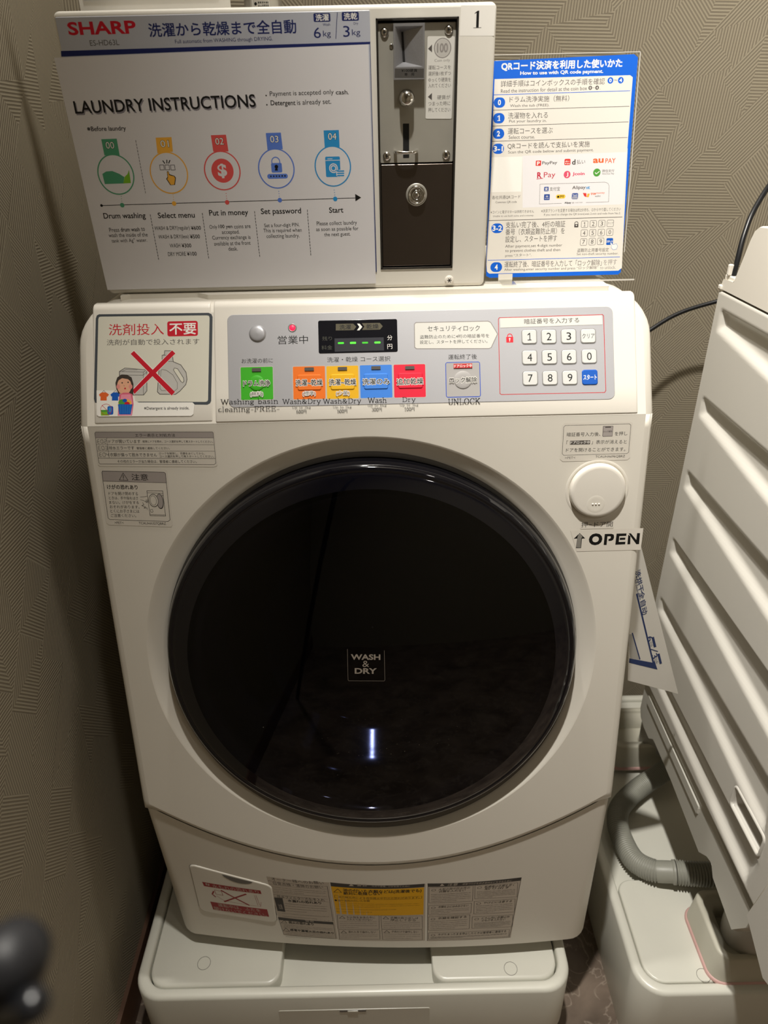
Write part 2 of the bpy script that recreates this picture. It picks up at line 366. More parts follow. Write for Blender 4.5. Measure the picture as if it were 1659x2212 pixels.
def pbox(mb, F, u, v, w, hh, r, h0, h1, m, ang=0, bev=0.6, seg=5, top=None, mtop=None):
    """rounded plate standing on a surface"""
    A = rrect(u, v, w, hh, r, ang, seg); B = rrect(u, v, w - bev * 1.0, hh - bev * 1.0, max(r - bev / 2, .05), ang, seg); C = rrect(u, v, w - 2.4 * bev, hh - 2.4 * bev, max(r - 1.2 * bev, .05), ang, seg)
    rings = [[F(x, y, h0) for x, y in A], [F(x, y, h1 - bev) for x, y in A], [F(x, y, h1 - bev * .3) for x, y in B], [F(x, y, h1) for x, y in C]]
    mb.strip(rings, m); mb.add(rings[-1], [tuple(range(len(C)))], mtop or m)
def catmull(pts, n=8):
    out = []; P = [Vector(p) for p in pts]; P = [P[0] * 2 - P[1]] + P + [P[-1] * 2 - P[-2]]
    for i in range(1, len(P) - 2):
        for k in range(n):
            t = k / n; a, b, c, d = P[i - 1], P[i], P[i + 1], P[i + 2]
            out.append(.5 * ((2 * b) + (c - a) * t + (2 * a - 5 * b + 4 * c - d) * t * t + (3 * b - a - 3 * c + d) * t ** 3))
    out.append(P[-2]); return out
def resample(pts, step):
    out = [pts[0]]; acc = 0
    for a, b in zip(pts, pts[1:]):
        d = (b - a).length; t = step - acc
        while t <= d and d > 0: out.append(a + (b - a) * (t / d)); t += step
        acc = (acc + d) % step
    return out
def tube(mb, pts, rad, m, n=12, caps=True):
    rings = []; up = Vector((0, 0, 1))
    for i, p in enumerate(pts):
        t = (pts[min(i + 1, len(pts) - 1)] - pts[max(i - 1, 0)]).normalized()
        a = t.cross(up)
        if a.length < .05: a = t.cross(Vector((0, 1, 0)))
        a.normalize(); b = a.cross(t).normalized(); r = rad(i) if callable(rad) else rad
        rings.append([p + a * (r * math.cos(6.28318 * j / n)) + b * (r * math.sin(6.28318 * j / n)) for j in range(n)])
    mb.strip(rings, m, True, cap0=caps, cap1=caps)

# ---------------------------------------------------------------- printed matter (millimetres on each surface)
D={
'header':[('t','SHARP',-245.7,251.6,66.1,10.8,0.2,'red',2),('t','ES-HD63L',-245.7,239.6,28.5,4.6,0.3,'dgrey',0),('t','洗濯から乾燥まで全自動',-129.3,249.1,142.9,11.1,0.2,'navy',1),('t','Full automatic from WASHING through DRYING.',-129.2,239.1,95.4,4.1,0.5,'navy',0),('b',-32.3,256,16.2,6.9,1.2,0,'navy'),('t','洗濯',-32.1,256,12.6,5.3,0.5,'w',1),('t','Wash',-28.3,250.3,7,2.2,1.7,'navy',0),('t','6',-37.6,243.8,6.8,8.7,0.3,'navy',0),('t','kg',-28.3,242.3,7.5,6.4,1.5,'navy',0),('l',[(-19.8,238.6),(-17.3,259.5)],0.6,'navy',0),('b',-4.9,256.4,16.4,7.1,1.2,0,'navy'),('t','洗乾',-4.7,256.5,12.8,5.3,0.4,'w',1),('t','Dry',0.3,250.4,4.4,2.5,1.1,'navy',0),('t','3',-9.2,244.4,6.4,9,0.4,'navy',0),('t','kg',0.2,242.8,8.1,6.4,1.3,'navy',0),('p',[(-289.7,233.6),(13.5,235.5),(13.4,233.6),(-290.4,228.9)],'navy'),('p',[(13.2,235.7),(13.7,235.7),(14.9,18.7),(13.9,17.7)],'navy')],
'sheet':[('t','LAUNDRY INSTRUCTIONS',-194.3,185.2,183.1,11.3,0.8,'shadow',1),('t','LAUNDRY INSTRUCTIONS',-195.1,186.6,183.4,11.3,0.8,'k',1),('c',-92.2,192,0.7,'k'),('c',-92.2,183.9,0.7,'k'),('t','Payment is accepted only',-56.3,193.1,64.2,5.4,0.5,'k',0),('t','cash',-16.3,193.5,11.6,3.9,-0.2,'k',1),('t','.',-9.7,191.8,1,0.7,-1.1,'k',0),('t','Detergent',-75.8,184.7,25,5.8,-0.7,'k',1),('t','is already set.',-44.4,184.9,34.5,5.8,0.7,'k',0),('t','※Before laundry',-258.2,165.4,39.7,5.5,0,'k',1),('p',[(-265.6,156.5),(-249.6,156.7),(-249.6,141.3),(-265.4,141.6)],'green'),('e',-257.2,123.3,19.2,19.5,'green'),('e',-257.2,123.3,17.9,18.3,'paper'),('t','00',-257.8,150.8,9.3,7,0,'k',2),('t','00',-257.8,150.8,8.5,6.2,0,'w',0),('p',[(-209.5,156.8),(-193.1,157),(-193.9,143.6),(-210.1,142.4)],'amber'),('e',-201.3,123.7,20,20.1,'amber'),('e',-201.3,123.7,18.8,18.9,'paper'),('t','01',-201.2,151.1,9.3,6.9,0,'k',2),('t','01',-201.2,151.1,8.5,6.2,0,'w',0),('p',[(-152.5,157.9),(-136.9,158.1),(-136.2,142.8),(-152,142.7)],'rose'),('e',-145,124.7,19.2,18.8,'rose'),('e',-145,124.7,17.9,17.7,'paper'),('t','02',-144.4,152.2,9.3,6.9,0,'k',2),('t','02',-144.4,152.2,8.5,6.1,0,'w',0),('p',[(-95.9,158.8),(-80.4,158.9),(-79.7,143.7),(-95.6,143.1)],'iris'),('e',-88.1,125.5,19.2,19.1,'iris'),('e',-88.1,125.5,17.9,18,'paper'),('t','03',-87.7,153.1,9.3,6.8,0,'k',2),('t','03',-87.7,153.1,8.5,6.1,0,'w',0),('p',[(-36.4,160),(-20.7,160.1),(-20.6,144.4),(-36.1,144.2)],'sky'),('e',-28.7,126.5,19.2,19.4,'sky'),('e',-28.7,126.5,17.9,18.3,'paper'),('t','04',-27.8,154.4,9.3,6.8,0,'k',2),('t','04',-27.8,154.4,8.5,6.1,0,'w',0),('p',[(-271.2,124.3),(-266.7,126.5),(-260.3,126.8),(-253.5,124),(-248.8,120.8),(-251.1,114.7),(-270.7,114.5)],'green'),('p',[(-251.1,114.7),(-248.6,120.8),(-244.7,123.8),(-242.7,127.6),(-242.7,122.8),(-243,114.9)],'lime'),('r',-207.7,129.1,4.8,5.1,0,0,0.5,'k'),('r',-202.1,129,4.8,5.1,0,0,0.5,'k'),('r',-196.4,128.8,4.8,5.1,0,0,0.5,'k'),('l',[(-205.7,135.4),(-204.2,132.9)],1,'k',0),('l',[(-201.4,136),(-201.9,133)],1,'k',0),('l',[(-198.3,135.6),(-200,133)],1,'k',0),('p',[(-203.2,125.3),(-201.5,125.4),(-200.9,122.6),(-195.9,120.9),(-194.7,119),(-196.7,112.2),(-201.8,112),(-205.2,118.2),(-203.5,119.9)],'k'),('p',[(-202.7,124.7),(-201.8,124.9),(-201.5,121.8),(-196.4,120.4),(-195.6,118.6),(-197.4,112.6),(-201.1,112.3),(-204.2,118.2),(-203,119.1)],'amber'),('e',-144.8,124.7,11.6,11.5,'rose'),('t','$',-145,124.5,9.7,13.8,1.1,'paper',2),('b',-87.7,126.4,11.2,9.1,1.3,0,'iris'),('o',-88.1,132.1,4.2,1,'iris'),('c',-87.9,127.4,1.9,'k'),('p',[(-88.6,127.2),(-87.1,127.1),(-86.6,123.7),(-89.9,123.8)],'k'),('b',-87.5,118.3,21.6,4.6,2.1,0,'iris'),('c',-94.5,118.4,0.8,'k'),('c',-91.5,118.4,0.8,'k'),('c',-88.5,118.4,0.8,'k'),('c',-85.6,118.4,0.8,'k'),('c',-82.6,118.5,0.8,'k'),('c',-79.6,118.5,0.8,'k'),('b',-28.6,126.1,15.4,19.4,1.3,0,'sky'),('l',[(-35.9,132.2),(-20.6,132.3)],0.6,'paper',0),('l',[(-33.8,133.7),(-28.9,133.7)],0.6,'paper',0),('e',-28.1,124.8,4.6,4.6,'paper'),('e',-28.1,124.8,3.6,3.6,'sky'),('e',-28.1,124.8,3,2.9,'paper'),('e',-28.1,124.8,1.9,1.9,'sky'),('b',-21,119.9,8.9,6.5,1.7,0,'paper'),('b',-20.7,121.9,7.6,1.3,0.6,0,'sky'),('b',-20.8,119.8,7.6,1.3,0.6,0,'sky'),('b',-20.9,117.7,7.6,1.3,0.6,0,'sky'),('l',[(-25.3,122.1),(-23.2,122.8)],0.8,'sky',0),('l',[(-278.6,93.7),(-5.2,95.6)],0.6,'k',0),('c',-278.6,93.7,1.4,'k'),('p',[(-6.3,99.6),(0,95.9),(-6.2,92.3)],'k'),('c',-256.4,93.6,2.3,'green'),('c',-256.1,97.6,0.4,'green'),('c',-256,99.9,0.4,'green'),('c',-255.8,102.3,0.4,'green'),('c',-200.7,94.1,2.3,'amber'),('c',-200.6,98,0.4,'amber'),('c',-200.5,100.4,0.4,'amber'),('c',-200.4,102.7,0.4,'amber'),('c',-143.8,94.1,2.3,'rose'),('c',-143.8,98,0.4,'rose'),('c',-143.9,100.4,0.4,'rose'),('c',-143.9,102.8,0.4,'rose'),('c',-87.2,95.1,2.3,'iris'),('c',-87.4,99.1,0.4,'iris'),('c',-87.5,101.4,0.4,'iris'),('c',-87.6,103.8,0.4,'iris'),('c',-27.8,95.1,2.3,'sky'),('c',-28.1,99,0.4,'sky'),('c',-28.3,101.4,0.4,'sky'),('c',-28.5,103.8,0.4,'sky'),('d',-230.4,154.7,-229.3,103.7,17,0.5,'k'),('d',-228.2,83.6,-227.1,36,15,0.6,'k'),('d',-172,83.9,-171.5,36.2,15,0.6,'k'),('d',-115.5,84.5,-114.7,36.7,15,0.6,'k'),('d',-58.5,84.9,-57.9,36.9,15,0.6,'k'),('t','Drum washing',-256.1,82.3,45.3,7.4,-0.4,'k',1),('t','Select menu',-200.3,82.5,39.7,5.7,-0.3,'k',1),('t','Put in money',-143.5,83.1,42.1,7.5,-0.1,'k',1),('t','Set password',-87,83.5,43.4,7.5,-0.1,'k',1),('t','Start',-27.4,84.1,15.4,5.6,0.3,'k',1),('t','Press',-270.1,69,10.8,4.4,1,'k',0),('t','drum wash',-252.7,69.1,20.6,4.2,0,'k',1),('t','to',-238.7,69.1,4,3.7,1.8,'k',0),('t','wash the inside of the',-256,63.6,42.6,4.2,-0.1,'k',0),('t','tank with Ag⁺ water.',-255.8,57.5,38.8,5.1,0,'k',0),('t','WASH & DRY(regular)',-207,69.1,38.3,5.2,0,'k',0),('t','¥600',-181,69.2,10.8,4.1,1,'k',1),('t','WASH & DRY(less)',-206.8,60.2,33.2,5.2,-0.1,'k',0),('t','¥500',-183.4,60.4,10.8,4.2,1,'k',1),('t','WASH',-206.7,51.5,11.5,4.2,0.9,'k',0),('t','¥300',-194.1,51.3,10.6,4.2,-0.1,'k',1),('t','DRY MORE',-206,42.6,19.6,4.3,0,'k',0),('t','¥100',-189.5,42.6,10.7,4.3,-0.1,'k',1),('t','Only',-162,69.3,8.3,5,0.2,'k',0),('t','100 yen',-148.8,69.5,15.1,4.7,-0.4,'k',1),('t','coins are',-130.4,69.7,17.8,3.9,0.8,'k',0),('t','accepted.',-143.7,63.7,19.3,5.2,0,'k',0),('t','Currency exchange is',-143.7,58.1,41.9,5.2,-0.1,'k',0),('t','available at the front',-143.4,52.6,40.1,4.2,0.3,'k',0),('t','desk.',-143.3,46.9,10.2,4.2,0,'k',0),('t','Set a four-digit PIN.',-87.3,69.6,38.3,4.9,0.3,'k',0),('t','This is required when',-87,64.2,41.7,5,-0.1,'k',0),('t','collecting laundry.',-87,58.5,36.1,5.2,-0.2,'k',0),('t','Please collect laundry',-27.4,70.4,43.8,5.3,0.2,'k',0),('t','as soon as possible for',-27.2,64.5,46.1,4.9,0.1,'k',0),('t','the next guest.',-27.4,59,28.9,5,0.5,'k',0)],
'number':[('b',118.4,250.7,33.6,24.5,0.5,-1.1,'w'),('s1',118.3,251.8,14)],
'coinlabel':[('b',82.8,203.6,26.8,71,1.3,-1.1,'lab'),('e',85,229.3,8.6,8.5,'grey'),('e',85,229.3,7.5,7.6,'lab'),('e',85,229.3,7.1,7.3,'lgrey'),('t','100',84.9,229.4,10.8,8,0.1,'grey',2),('p',[(70.7,228.9),(74.5,232.5),(74.6,225.8)],'dgrey'),('t','Coin only',84.9,218.7,15.4,3,0.6,'grey',0),('t','運転コースを',82.3,213.1,22.5,3.6,0.1,'dgrey',0),('t','選択後1枚ずつ',82.4,207.9,22.6,3.7,0.1,'dgrey',0),('t','ゆっくり硬貨を',82.5,202.5,22.7,3.7,0.1,'dgrey',0),('t','入れてください',82.6,197.5,22.8,3.7,0.1,'dgrey',0),('p',[(70.9,187.8),(75,191.2),(75,184.8)],'dgrey'),('t','硬貨が',87.1,187.2,13.3,3.9,0.4,'dgrey',0),('t','つまった時に',82.6,181.8,22.5,3.9,-0.2,'dgrey',0),('t','押してください',82.7,176.2,22.6,3.9,-0.2,'dgrey',0)],
'slotprint':[('b',51.6,208.3,28.8,7.8,0.4,-1.1,'metal2'),('t','¥100硬貨',51.7,210.6,15.5,2.7,-0.2,'k',1),('t','専\u3000用',51.6,207.3,9.4,2.5,0.3,'k',1)],
'qrcard':[('p',[(-75.1,215.5),(75.2,219),(79.5,215.9),(79.4,-2),(76.4,-4.5),(-73.4,-5),(-77.8,-2.8),(-78.2,15.5)],'blue'),('p',[(-73.5,198.5),(72.6,199.4),(75.6,197.4),(75.6,180.2),(75.8,109.8),(-74.8,112.8),(-74.5,145)],'card'),('p',[(-74.1,131.3),(76.1,128.3),(79.6,20.8),(80.3,2.7),(76.3,-0.2),(-74.2,-0.4),(-76.9,2),(-77.8,10.6),(-75.9,68.1)],'card'),('t','QRコード決済を利用した使いかた',-1.6,210.6,129.3,8.3,0.3,'w',2),('t','How to use with QR code payment.',-1.4,203.2,89.3,4.4,0.1,'w',2),('t','詳細手順はコインボックスの手順を確認',-10.5,194,112.4,6.1,0.2,'dgrey',0),('c',51.7,194.8,3.1,'blue'),('t','0',51.7,194.8,2.7,3.5,3.1,'w',2),('t','~',57.3,195,3.1,1,0.7,'dgrey',0),('c',62.9,194.8,3.1,'blue'),('t','4',62.8,194.8,3,3.5,2.6,'w',2),('t','Read the instruction for detail at the coin box',-19.7,187.5,93.4,3.6,0.6,'dgrey',0),('c',30.4,188.2,2,'dgrey'),('t','0',30.4,188.2,1.6,2.2,-1.1,'w',1),('l',[(33,188.2),(35,188.3)],0.3,'dgrey',0),('c',37.8,188.2,2,'dgrey'),('t','4',37.8,188.2,1.6,2.2,-1.1,'w',1),('c',40.9,186.8,0.3,'dgrey'),('l',[(-73.6,183.5),(73.9,184.6)],0.6,'blue',0),('l',[(-74.3,168.8),(74.2,169.6)],0.5,'dgrey',0),('l',[(-74.7,153.3),(74.5,154.4)],0.5,'dgrey',0),('l',[(-75.1,138.2),(74.8,139.1)],0.5,'dgrey',0),('b',-67.6,176,12.6,9.9,5.6,0,'blue'),('t','0',-67.6,176.1,3.4,5.4,0.6,'w',2),('b',-67.8,160.8,12.7,10.1,5.7,0,'blue'),('t','1',-67.8,160.9,3.4,5.4,0.6,'w',2),('b',-67.7,145.6,12.7,10.2,5.7,0,'blue'),('t','2',-67.7,145.7,3.4,5.5,0.6,'w',2),('b',-67.6,130.7,12.8,10.3,5.7,0,'blue'),('t','3-1',-67.6,130.7,10.5,5.6,-0.6,'w',2),('t','ドラム洗浄実施（無料）',-24.2,178.7,64.8,6,-0.1,'dgrey',0),('t','Wash the tub (FREE).',-34.5,172.3,42.8,3.4,-0.1,'dgrey',0),('t','洗濯物を入れる',-36,163,43.5,6.2,-0.1,'dgrey',0),('t','Put your laundry in.',-35.8,157.2,41.2,3.6,-0.3,'dgrey',0),('t','運転コースを選ぶ',-32.8,147.9,49.4,6.3,0,'dgrey',0),('t','Select course.',-41.9,141.9,28.9,3.5,-0.1,'dgrey',0),('t','QRコードを読んで支払いを実施',-11.8,133.2,91,6.4,0.2,'dgrey',0),('t','Scan the QR code below and submit payment.',-9.1,126.9,94.8,3.7,0.3,'dgrey',0),('p',[(-40.3,123.1),(75.4,124.6),(76.3,71),(-38.1,69.8)],'card2'),('b',-57.5,104.5,34.2,35.8,0,0,'w'),('b',-22.3,115.3,6,5.4,0.7,0,'red2'),('t','P',-22.2,115.2,3.3,3.8,2.4,'w',2),('t','PayPay',-9.7,115.1,16.8,4,0.6,'dgrey',1),('b',10,115.9,6.7,6.3,1.2,0,'red2'),('t','d払い',9.9,116.6,4.9,1.7,0.1,'w',1),('c',8.2,114.3,0.6,'w'),('c',10.1,114.2,0.6,'w'),('c',11.9,114.2,0.6,'w'),('t','d',17.1,115.7,4,5.4,1.8,'dgrey',2),('t','払い',25.2,115.8,9.4,4.6,0.7,'dgrey',0),('t','au',44.4,116.5,11.8,4.6,0.9,'orange',2),('t','PAY',58,116.3,11.5,4.8,0.9,'orange',1),('t','R',-20.6,103.1,5.1,6.1,1.2,'crim',2),('l',[(-23.4,99.2),(-16.5,99.9)],0.6,'crim',0),('t','Pay',-9.2,102.6,12.9,7,1.6,'crim',0),('c',10.4,103.1,3.8,'pink'),('t','J',10.5,103,2.5,4.6,3.6,'w',1),('t','Jcoin',23.2,103.3,13.6,4.2,0.2,'pink',2),('c',43.6,104.5,4.1,'grn2'),('p',[(41.2,102.6),(45.9,101.8),(41.3,100.8)],'grn2'),('l',[(41.8,104.4),(43.2,103.1),(46.3,105.6)],0.8,'w',0),('t','微信支付',56.2,106,13.6,3,0.2,'dgrey',0),('t','WeChat Pay',56.4,102.8,13.5,2.1,0.6,'dgrey',0),('l',[(5.9,73.5),(-19.2,73.3),(-19.5,93.8),(53.4,94.4),(57,93.3),(58.5,90.6),(59.2,74),(33.7,73.8)],0.3,'dgrey',0),('b',-12.1,88.7,5.1,4.6,0.7,0,'navy2'),('t','支',-12.1,88.7,3.5,3.2,0.6,'w',1),('t','支付宝',-2.6,88.7,11.5,4.1,0.4,'dgrey',0),('t','Alipay',24.5,89.2,15.1,4.5,0.5,'dgrey',1),('t','HK',35,89,4.6,3,1.5,'sky',2),('b',-11.1,80.3,6.5,6.1,0.7,0,'navy2'),('t','Gi',-11,81.1,2.6,1.7,1.2,'w',1),('t','GCASH',-11,78.9,4.7,1,0.1,'w',0),('b',4.5,80.6,10.7,4.1,2.1,0,'yel'),('c',1.7,80.4,1.2,'k'),('t','pay',6,80.6,4.9,2.8,1.3,'k',1),('b',20.6,80.7,7,6.2,1.2,0,'navy2'),('t','Touch',20.5,81.9,5.6,1.7,1,'w',1),('t','eWallet',20.7,80.1,5.6,1.3,1,'w',1),('b',20.7,78.7,6.1,0.9,0,0,'lgrey'),('p',[(29.3,83.8),(33.3,83.6),(33.8,79.5),(31.4,80.2)],'red2'),('p',[(33.8,79.5),(34.7,83.1),(37.3,83),(36.1,79.2)],'amber'),('t','true',41.2,82.9,5.7,2.4,1,'orange',2),('t','money',49.3,83,9.6,2.1,0.8,'orange',0),('t','wallet',46.4,80.3,6.4,1.9,0.7,'dgrey',0),('t','Alipay',13,73.8,7.7,2.4,0.4,'k',2),('t','+',18.9,73.8,2.8,1.9,1,'grey',1),('t','PARTNER',25.5,73.9,8.5,1.1,1,'grey',0),('t','各社共通QRコード',-57.1,81.2,32.1,4.1,0.6,'dgrey',0),('t','Common QR code',-56.9,76,24,2.6,0.1,'dgrey',0),('t','※コインと電子マネーは併用できません',-49.6,65.8,49.2,3.3,0,'dgrey',0),('t','Unable to use both coins and e-money.',-48.2,61.3,46.5,2.4,-0.1,'dgrey',0),('t','※決済ブランドを変更する場合は約2分待ち、②からやり直してください',28.5,66.1,90.3,3.7,0.1,'dgrey',0),('t','If you need to change the QR brand,wait 2-min and redo from No.2.',30.2,61.6,87.3,2.8,-0.1,'dgrey',0),('l',[(-76,57),(76,57.7)],0.6,'dgrey',0),('b',-66.3,48.7,13.5,10.3,5.4,0,'blue'),('t','3-2',-66.3,48.8,10.9,5.9,-0.6,'w',2),('b',-66.2,6.6,13.7,10.7,5.5,0,'blue'),('t','4',-66.2,6.6,3.6,6.1,0.6,'w',2),('t','支払い完了後、4桁の暗証',-22.6,51.9,68.1,6.8,-0.1,'dgrey',0),('t','番号（衣類盗難防止用）を',-22.7,44.5,67.9,6.9,-0.1,'dgrey',0),('t','設定し、スタートを押す',-26.9,36.7,59.4,6.9,0,'dgrey',0),('t','After payment,set 4-digit number',-23.6,28.7,65.7,4,0,'dgrey',0),('t','to prevent clothes theft and then',-24.6,23.8,63.5,4,-0.2,'dgrey',0),('t','press “スタート”.',-41,18.9,30.2,3.8,0.3,'dgrey',0),('b',24.2,49.5,4.7,3.6,0.5,0,'dgrey'),('o',24.1,51.9,1.9,0.7,'dgrey'),('c',24.2,49.9,0.7,'w'),('r',33.6,50.9,7.8,7.5,1.4,0,0.4,'dgrey'),('t','1',33.6,50.9,2.8,4.4,-1.2,'dgrey',0),('r',43.4,51.1,7.8,7.5,1.4,0,0.4,'dgrey'),('t','2',43.4,51.1,2.8,4.4,-1.2,'dgrey',0),('r',53.2,51.2,7.8,7.5,1.4,0,0.4,'dgrey'),('t','3',53.2,51.2,2.8,4.4,-1.2,'dgrey',0),('r',63,51.3,7.8,7.5,1.4,0,0.4,'dgrey'),('t','クリア',63,51.4,6.1,2.4,-0.2,'dgrey',0),('r',33.7,41.5,7.8,7.5,1.4,0,0.4,'dgrey'),('t','4',33.7,41.5,2.8,4.4,-1.2,'dgrey',0),('r',43.5,41.6,7.8,7.5,1.4,0,0.4,'dgrey'),('t','5',43.5,41.6,2.8,4.4,-1.2,'dgrey',0),('r',53.3,41.7,7.8,7.5,1.4,0,0.4,'dgrey'),('t','6',53.3,41.7,2.8,4.4,-1.2,'dgrey',0),('r',63.1,41.9,7.8,7.5,1.4,0,0.4,'dgrey'),('t','0',63.1,41.9,2.8,4.4,-1.2,'dgrey',0),('r',33.7,31.9,7.9,7.6,1.4,0,0.4,'dgrey'),('t','7',33.7,31.9,2.9,4.5,-1.2,'dgrey',0),('r',43.6,32.1,7.9,7.6,1.4,0,0.4,'dgrey'),('t','8',43.6,32.1,2.9,4.5,-1.2,'dgrey',0),('r',53.4,32.2,7.8,7.6,1.4,0,0.4,'dgrey'),('t','9',53.4,32.2,2.9,4.5,-1.2,'dgrey',0),('b',63.7,31.8,7.6,7.4,1.2,0,'blue2'),('t','スタート',63.6,32,6.9,2.5,0.7,'w',2),('p',[(64.3,30.6),(65.4,30.9),(67.4,28.3),(71.5,29.4),(73.4,26.5),(72.2,23.2),(68.2,22.7),(66.1,25)],'w'),('l',[(64.5,30.3),(66.4,27.2),(66.1,25),(68.5,22.7),(72.2,23.4),(73.3,26.5),(71.7,29.4),(67.8,28.3),(65.4,30.9)],0.3,'blue2',0),('t','盗難防止用番号設定',45.2,23,36.5,4.3,0,'dgrey',0),('t','Set non-theft security number.',50.7,18.5,48.1,3.2,-0.1,'dgrey',0),('l',[(-76,14.3),(76.8,14.8)],0.6,'blue',0),('t','運転終了後、暗証番号を入力して「ロック解除」',-0.2,9.2,113,6.8,-0.1,'dgrey',0),('t','を押す',66.1,9.3,15.6,6.4,0.9,'grey',0),('t','After washing,enter security number and press “ロック解除”',-2.1,3.5,109.5,4.1,0,'dgrey',0),('t','to unlock.',63.9,3.6,18.2,3.7,-0.1,'grey',0)],
'detsticker':[('p',[(-294.6,114.3),(-172.8,113.2),(-169.8,111.7),(-168.6,108.7),(-171.9,15.2),(-173.2,12.4),(-176.2,10.9),(-297.6,15.2),(-300.5,16),(-301.8,20.5),(-298.3,109.6),(-297.1,113)],'slate'),('p',[(-293,111.6),(-174.8,110.4),(-172.6,109.8),(-171.9,107.5),(-175.3,16.4),(-176.1,14.8),(-178.1,14.1),(-296.1,17.1),(-298.3,19),(-298.8,22),(-295.5,108.5),(-294.8,110.9)],'card3'),('t','洗剤投入',-253.5,96.5,61.2,12.8,-0.6,'red',0),('b',-202.1,96.2,33.9,16.8,2.4,0,'red'),('t','不要',-201.9,96,29.4,12.4,-0.3,'w',1),('t','洗剤が自動で投入されます',-235.1,82.1,102.8,6.6,-0.6,'dgrey',0),('p',[(-273.4,50.2),(-267,54.1),(-242.2,51.5),(-242.6,27.7),(-246.4,23),(-273.6,23.6)],'dgrey'),('p',[(-272.6,49.8),(-266.8,53.4),(-242.9,51),(-243.3,27.9),(-246.8,23.7),(-272.9,24.3)],'lgrey'),('l',[(-273,46.1),(-246.7,45.3),(-242.2,49.5)],0.4,'dgrey',0),('l',[(-273,50),(-246.6,48.8),(-247,23.6)],0.4,'dgrey',0),('l',[(-246.6,48.8),(-242.6,51.3)],0.4,'dgrey',0),('l',[(-269.7,50.2),(-265.2,52.2),(-253.1,51.6)],0.4,'dgrey',0),('p',[(-222.6,72.4),(-214.2,72.2),(-212.7,59.8),(-204.6,56.2),(-198.8,47.6),(-197.8,39.6),(-199.3,33.7),(-206.1,26.4),(-211.2,22.8),(-229,23.4),(-231.7,26.4),(-229.5,50.3),(-225.8,61.1),(-225.7,67.3),(-223.2,67.8)],'dgrey'),('p',[(-222,71.7),(-214.8,71.5),(-213.4,59.3),(-205.1,55.6),(-199.5,47.3),(-198.6,39.6),(-199.9,34.1),(-206.6,27),(-211.5,23.6),(-228.6,24.2),(-230.9,26.7),(-228.7,50),(-225.2,60.9),(-225.1,66.7),(-222.7,67.2)],'lgrey'),('l',[(-225.2,67.1),(-213.8,66.8)],0.5,'dgrey',0),('l',[(-225.4,60.6),(-213.3,59.9)],0.5,'dgrey',0),('p',[(-212.1,52.9),(-208.2,51.8),(-201.9,41.7),(-201.2,37.7),(-203,35.5),(-205.4,37.3),(-213.4,50.4)],'dgrey'),('p',[(-211.8,52.3),(-208.5,51.2),(-202.5,41.4),(-201.9,37.9),(-203.2,36.2),(-204.9,37.8),(-212.7,50.3)],'card3'),('l',[(-227,50.2),(-228.4,30.3),(-226.4,27.7),(-212.1,27.2),(-209.1,29.4),(-208.9,35.9),(-213.7,44.9),(-220.6,50.1),(-225.5,51.2)],0.4,'dgrey',1),('p',[(-256.5,73.3),(-235.9,52),(-214.2,73),(-210.1,68.7),(-231.7,47.7),(-211.3,25.8),(-215.5,21.5),(-236.4,43.2),(-257.2,23.8),(-259.6,29),(-240.7,47.9),(-260.9,69.4)],'w'),('p',[(-256.5,72.6),(-236,51.1),(-214.2,72.4),(-210.5,68.7),(-232.5,47.7),(-211.7,26),(-215.5,21.9),(-236.4,44),(-256.8,24.5),(-258.7,29),(-239.9,47.9),(-260.3,69.4)],'red')],
